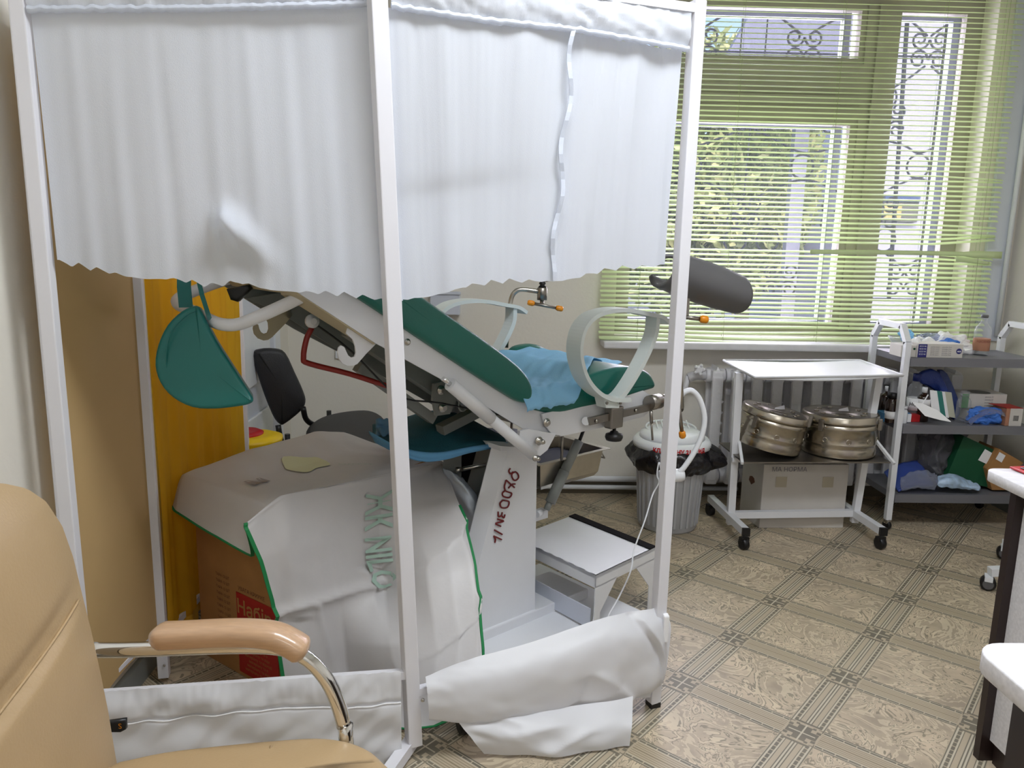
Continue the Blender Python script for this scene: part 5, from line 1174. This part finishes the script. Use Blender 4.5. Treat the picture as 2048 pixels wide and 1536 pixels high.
# ------------------------------------------------------------------ desks at the right edge
def rrect(x0, y0, x1, y1, r, z, rot=None, k=6):
    o = []
    for cx, cy, a0 in ((x1-r, y1-r, 0), (x0+r, y1-r, PI/2), (x0+r, y0+r, PI), (x1-r, y0+r, 1.5*PI)):
        for i in range(k+1): a_ = a0+PI/2*i/k; o.append(V((cx+r*math.cos(a_), cy+r*math.sin(a_), z)))
    return o
dk = root('desk', (1.7, 1.6, 0), 'pale ash desk with dark edged side panel, the farther of two at the right edge', 'desk', 'pale ash desks at the right edge')
cx, cy = Z(1985, 943, .75).x, Z(1985, 943, .75).y
MB().pillow([p-UP*.028 for p in rrect(cx-.005, 1.04, 2.3, cy+.03, .03, .75)], UP*.028, .002, 1).build('desktop', DESKW, dk)
pc = Z(1956, 1521, 0); 
MB().box((pc.x+.022, pc.y-.0, 0), (pc.x+.04, pc.y+.02, .722)).box((pc.x, pc.y, 0), (pc.x+.022, pc.y+.022, .722)).build('dark_edge', DESKD, dk)
MB().box((pc.x+.022, pc.y-.55, .06), (pc.x+.04, pc.y-.001, .722)).build('side_panel', DESKW, dk)
MB().box((pc.x+.03, pc.y-.5, 0), (pc.x+.045, pc.y-.01, .06)).build('plinth', DESKD, dk)
MB().box((pc.x+.045, pc.y-.02, .3), (2.28, pc.y-.0, .722)).build('modesty_panel', DESKW, dk); MB().box((2.26, 1.06, 0), (2.28, pc.y-.03, .722)).build('side_panel', DESKW, dk)
c1 = Z(1952, 1300, .75)
dk2 = root('desk', (1.2, .6, 0), 'pale ash desk with a rounded corner, the nearer of two at the lower right', 'desk', 'pale ash desks at the right edge')
MB().pillow([p-UP*.03 for p in rrect(c1.x+.002, .1, 1.75, Z(1990, 1287, .75).y+.004, .045, .75)], UP*.03, .003, 2).build('desktop', DESKW, dk2)
pe = Z(2030, 1400, .72)
MB().box((c1.x+.055, Z(1990, 1287, .75).y-.05, 0), (c1.x+.075, Z(1990, 1287, .75).y-.03, .72)).build('dark_edge', DESKD, dk2)
MB().box((c1.x+.055, .2, 0), (c1.x+.075, Z(1990, 1287, .75).y-.05, .72)).build('side_panel', DESKD, dk2); MB().box((1.7, .2, 0), (1.72, .9, .72)).build('side_panel', DESKW, dk2)
MB().box((c1.x+.075, .5, .3), (1.7, .52, .72)).build('modesty_panel', DESKW, dk2)
rn_ = root('red_folder', Z(2045, 945, .751), 'red folder with black and white cover on the farther desk', 'folder')
f0, f1 = Z(2019, 937, .752), Z(2048, 948, .752)
ex_ = (f1-f0).normalized(); ey_ = V((-ex_.y, ex_.x, 0)); 
MB().pillow([f0, f0+ex_*.2, f0+ex_*.2+ey_*.1, f0+ey_*.1], UP*.006, .002, 2).build('cover', RB, rn_)
MB().pillow([f0+ex_*.02+ey_*.012+UP*.006, f0+ex_*.2+ey_*.012+UP*.006, f0+ex_*.2+ey_*.1+UP*.006, f0+ex_*.02+ey_*.1+UP*.006], UP*.003, .001, 1).build('black_band', BLACK, rn_)
MB().pillow([f0+ex_*.03+ey_*.03+UP*.009, f0+ex_*.2+ey_*.03+UP*.009, f0+ex_*.2+ey_*.1+UP*.009, f0+ex_*.03+ey_*.1+UP*.009], UP*.001, .0004, 1).build('sheet', WPAPER, rn_)
# rolling stool behind the desk
rs_ = root('office_chair', (2.25, 2.85, 0), 'rolling chair base with grey hubbed castors peeking out behind the desk', 'chair')
cc_ = V((2.28, 2.72, 0)); w0 = Z(2006, 1117, 0)
for k in range(5):
    d0 = (w0-cc_); a_ = math.atan2(d0.y, d0.x)+k*2*PI/5; L_ = d0.length; p = cc_+V((math.cos(a_), math.sin(a_), 0))*L_
    cast(p, rs_, .028, BLACK, .04, (-.5, -.85, 0), WHITEP)
    MB().lathe(V((p.x, p.y, .028))+V((-.5, -.85, 0)).normalized()*-.0215, [(.019, 0), (.019, .043)], 14, (-.5, -.85, 0)).build('castor_hub', GREYP, rs_)
    MB().bar(p+UP*.075, cc_+UP*.11, .035, .03).build('base_arm', WHITEP, rs_)
MB().tube([cc_+UP*.08, cc_+UP*.40], .025, 12).build('column', CHROME, rs_)
MB().pillow(rrect(cc_.x-.2, cc_.y-.2, cc_.x+.2, cc_.y+.2, .08, .40), UP*.07, .02, 3, .01).build('seat', BLKF, rs_)

# ------------------------------------------------------------------ beige armchair in the foreground
ac = root('armchair', (-.42, .85, 0), 'beige leather armchair with beech armrests on chrome tubes in the foreground', 'armchair')
FY = 1.10
def pady(t):  # y across the backrest
    return FY-.60*(1-t)
sil = [(236, 1512), (222, 1425), (206, 1345), (188, 1262), (170, 1190), (152, 1120), (128, 1050), (96, 1000), (58, 976), (10, 966)]
edge = smooth([Y(u, v, FY) for u, v in sil[:8]], 4)
# leaning front surface through two points of the far edge
pA, pB = Y(236, 1512, FY), Y(172, 1200, FY)
SL = (pB.x-pA.x)/(pB.z-pA.z)
def onback(u, v):
    r = ray(u, v); t = ((pA.x-SL*pA.z)-(EYE.x-SL*EYE.z))/(r.x-SL*r.z); return EYE+r*t
bk = [onback(*q) for q in [(236, 1512), (222, 1425), (206, 1345), (188, 1262), (170, 1190), (152, 1115), (130, 1052), (98, 1003), (60, 977), (10, 966), (-60, 963)]]
bks = sorted([(p.z, p.y) for p in bk]); ZTOP = bks[-1][0]
def back(u, v, off=0.0):
    z = .42+(ZTOP-.42)*v
    yf_ = plerp(bks, z); yn_ = .46+(FY-yf_) if z > .6 else .46+(FY-yf_)
    ym = .78; yf_ = max(yf_, ym+.001); yn_ = min(yn_, ym-.001)
    if v > .995: yf_, yn_ = bks[-1][1], 2*ym-bks[-1][1]
    y = yn_+(yf_-yn_)*u
    e_ = 1-abs(2*u-1)**3
    bulge = .035*e_*(1-abs(2*v-1)**6)
    s1 = (v-.51-.09*(2*u-1))
    sm = .010*math.exp(-(s1/.010)**2)*e_+.012*math.exp(-((s1-.03)/.035)**2)*e_
    return V((pA.x+SL*(z-pA.z)+bulge-sm-.004+off, y, z))
def outl():
    o = []
    for v in [i/24 for i in range(25)]: o.append(back(1, v))
    for v in [i/24 for i in range(24, -1, -1)]: o.append(back(0, v))
    return o
def backpad(u, v):
    # closed pad: v goes round front then back
    if v <= .5: return back(u, v*2)
    P = back(u, (1-v)*2); e_ = (1-abs(2*u-1)**3)*(1-abs(2*(1-v)*2-1)**8); return V((P.x-.09*max(e_, 0)-.012, P.y, P.z))
mb = MB(); mb.grid(lambda u, v: back(u, v), 50, 70)
mb.grid(lambda u, v: back(u, v)+V((-.10*(max(0, 1-abs(2*u-1)**5)*max(0, 1-abs(2*v-1)**10))**.5-.002, 0, 0)), 30, 40)
mb.build('backrest', LEATH, ac)
MB().tube([back(u/60, .51+.09*(2*u/60-1))+V((.003, 0, 0)) for u in range(2, 59)], .0022, 5).build('back_seam', LEATH, ac)
seat_o = smooth([Z(u, v, .50) for u, v in [(235, 1512), (330, 1492), (440, 1479), (560, 1468), (640, 1464), (700, 1472), (745, 1490), (780, 1522)]], 4)
so_ = [V(p) for p in seat_o]; near = [V((seat_o[-1].x+.02, .9, .5)), V((seat_o[-1].x+.02, .62, .5)), V((seat_o[-1].x-.02, .54, .5)), V((seat_o[-1].x-.12, .51, .5)), V((-.60, .51, .5)), V((-.60, 1.05, .5))]
MB().pillow([p-UP*.09 for p in so_+near], UP*.09, .025, 5, .012).build('seat', LEATH, ac)
MB().tube([Z(542-t*.6, 1492+t*3.0, .5025) for t in range(0, 30, 3)], .002, 5).build('seat_seam', LEATH, ac)
def arm(y, par):
    S = [(186, 1300), (240, 1300), (300, 1298), (400, 1294), (480, 1292), (545, 1294), (590, 1304), (625, 1326), (655, 1362), (675, 1405), (688, 1450), (692, 1480)]
    dy = y-1.15
    pts = [Y(u, v, 1.15)+V((0, dy, 0)) for u, v in S]; pts.append(V((pts[-1].x+.0, y, .12))); 
    MB().tube(smooth(pts, 4), .0125, 14).build('arm_tube', CHROME, par)
    P = smooth([Y(u, v, 1.15)+V((0, dy, 0)) for u, v in [(304, 1272), (360, 1270), (440, 1266), (500, 1266), (550, 1272), (585, 1288), (612, 1306)]], 5)
    n = len(P); mb = MB(); rings = []
    for i, p in enumerate(P):
        t_ = (P[min(i+1, n-1)]-P[max(i-1, 0)]).normalized(); nz = V((0, 1, 0)).cross(t_)*-1; f = i/(n-1)
        k = min(1, (min(f, 1-f)*14+.25))**.5; hh = .0185*k; ww = .027*k
        rings.append([mb.bm.verts.new(p+nz*hh*math.copysign(abs(math.sin(a))**.7, math.sin(a))+V((0, 1, 0))*ww*math.copysign(abs(math.cos(a))**.7, math.cos(a))) for a in [2*PI*j/16 for j in range(16)]])
    for A_, B_ in zip(rings, rings[1:]):
        for j in range(16): mb.bm.faces.new((A_[j], A_[(j+1) % 16], B_[(j+1) % 16], B_[j])).smooth = True
    mb.bm.faces.new(rings[0]); mb.bm.faces.new(rings[-1][::-1]); mb.build('armrest', WOODA, par)
arm(1.15, ac); arm(.46, ac)
for y in (.46, 1.15): MB().tube(smooth([(-.24, y, .13), (-.25, y, .03), (-.30, y, .014), (-.62, y, .014)], 4), .0125, 12).build('sled_leg', CHROME, ac)
MB().tube([(-.36, .46, .40), (-.36, 1.15, .40)], .012, 10).tube([(-.25, .46, .39), (-.25, 1.15, .39)], .0115, 10).build('seat_bar', CHROME, ac)
tgp = Y(238, 1452, 1.16)
MB().pillow([Y(205, 1446, 1.22), Y(250, 1440, 1.22), Y(251, 1460, 1.22), Y(240, 1466, 1.22), Y(205, 1466, 1.22)], (0, .01, 0), .002, 1).build('frame_bracket', BLACK, ac)
text('S', .014, plane_fn(Y(240, 1453, 1.218), (1, 0, 0), UP), ORANGE, ac)
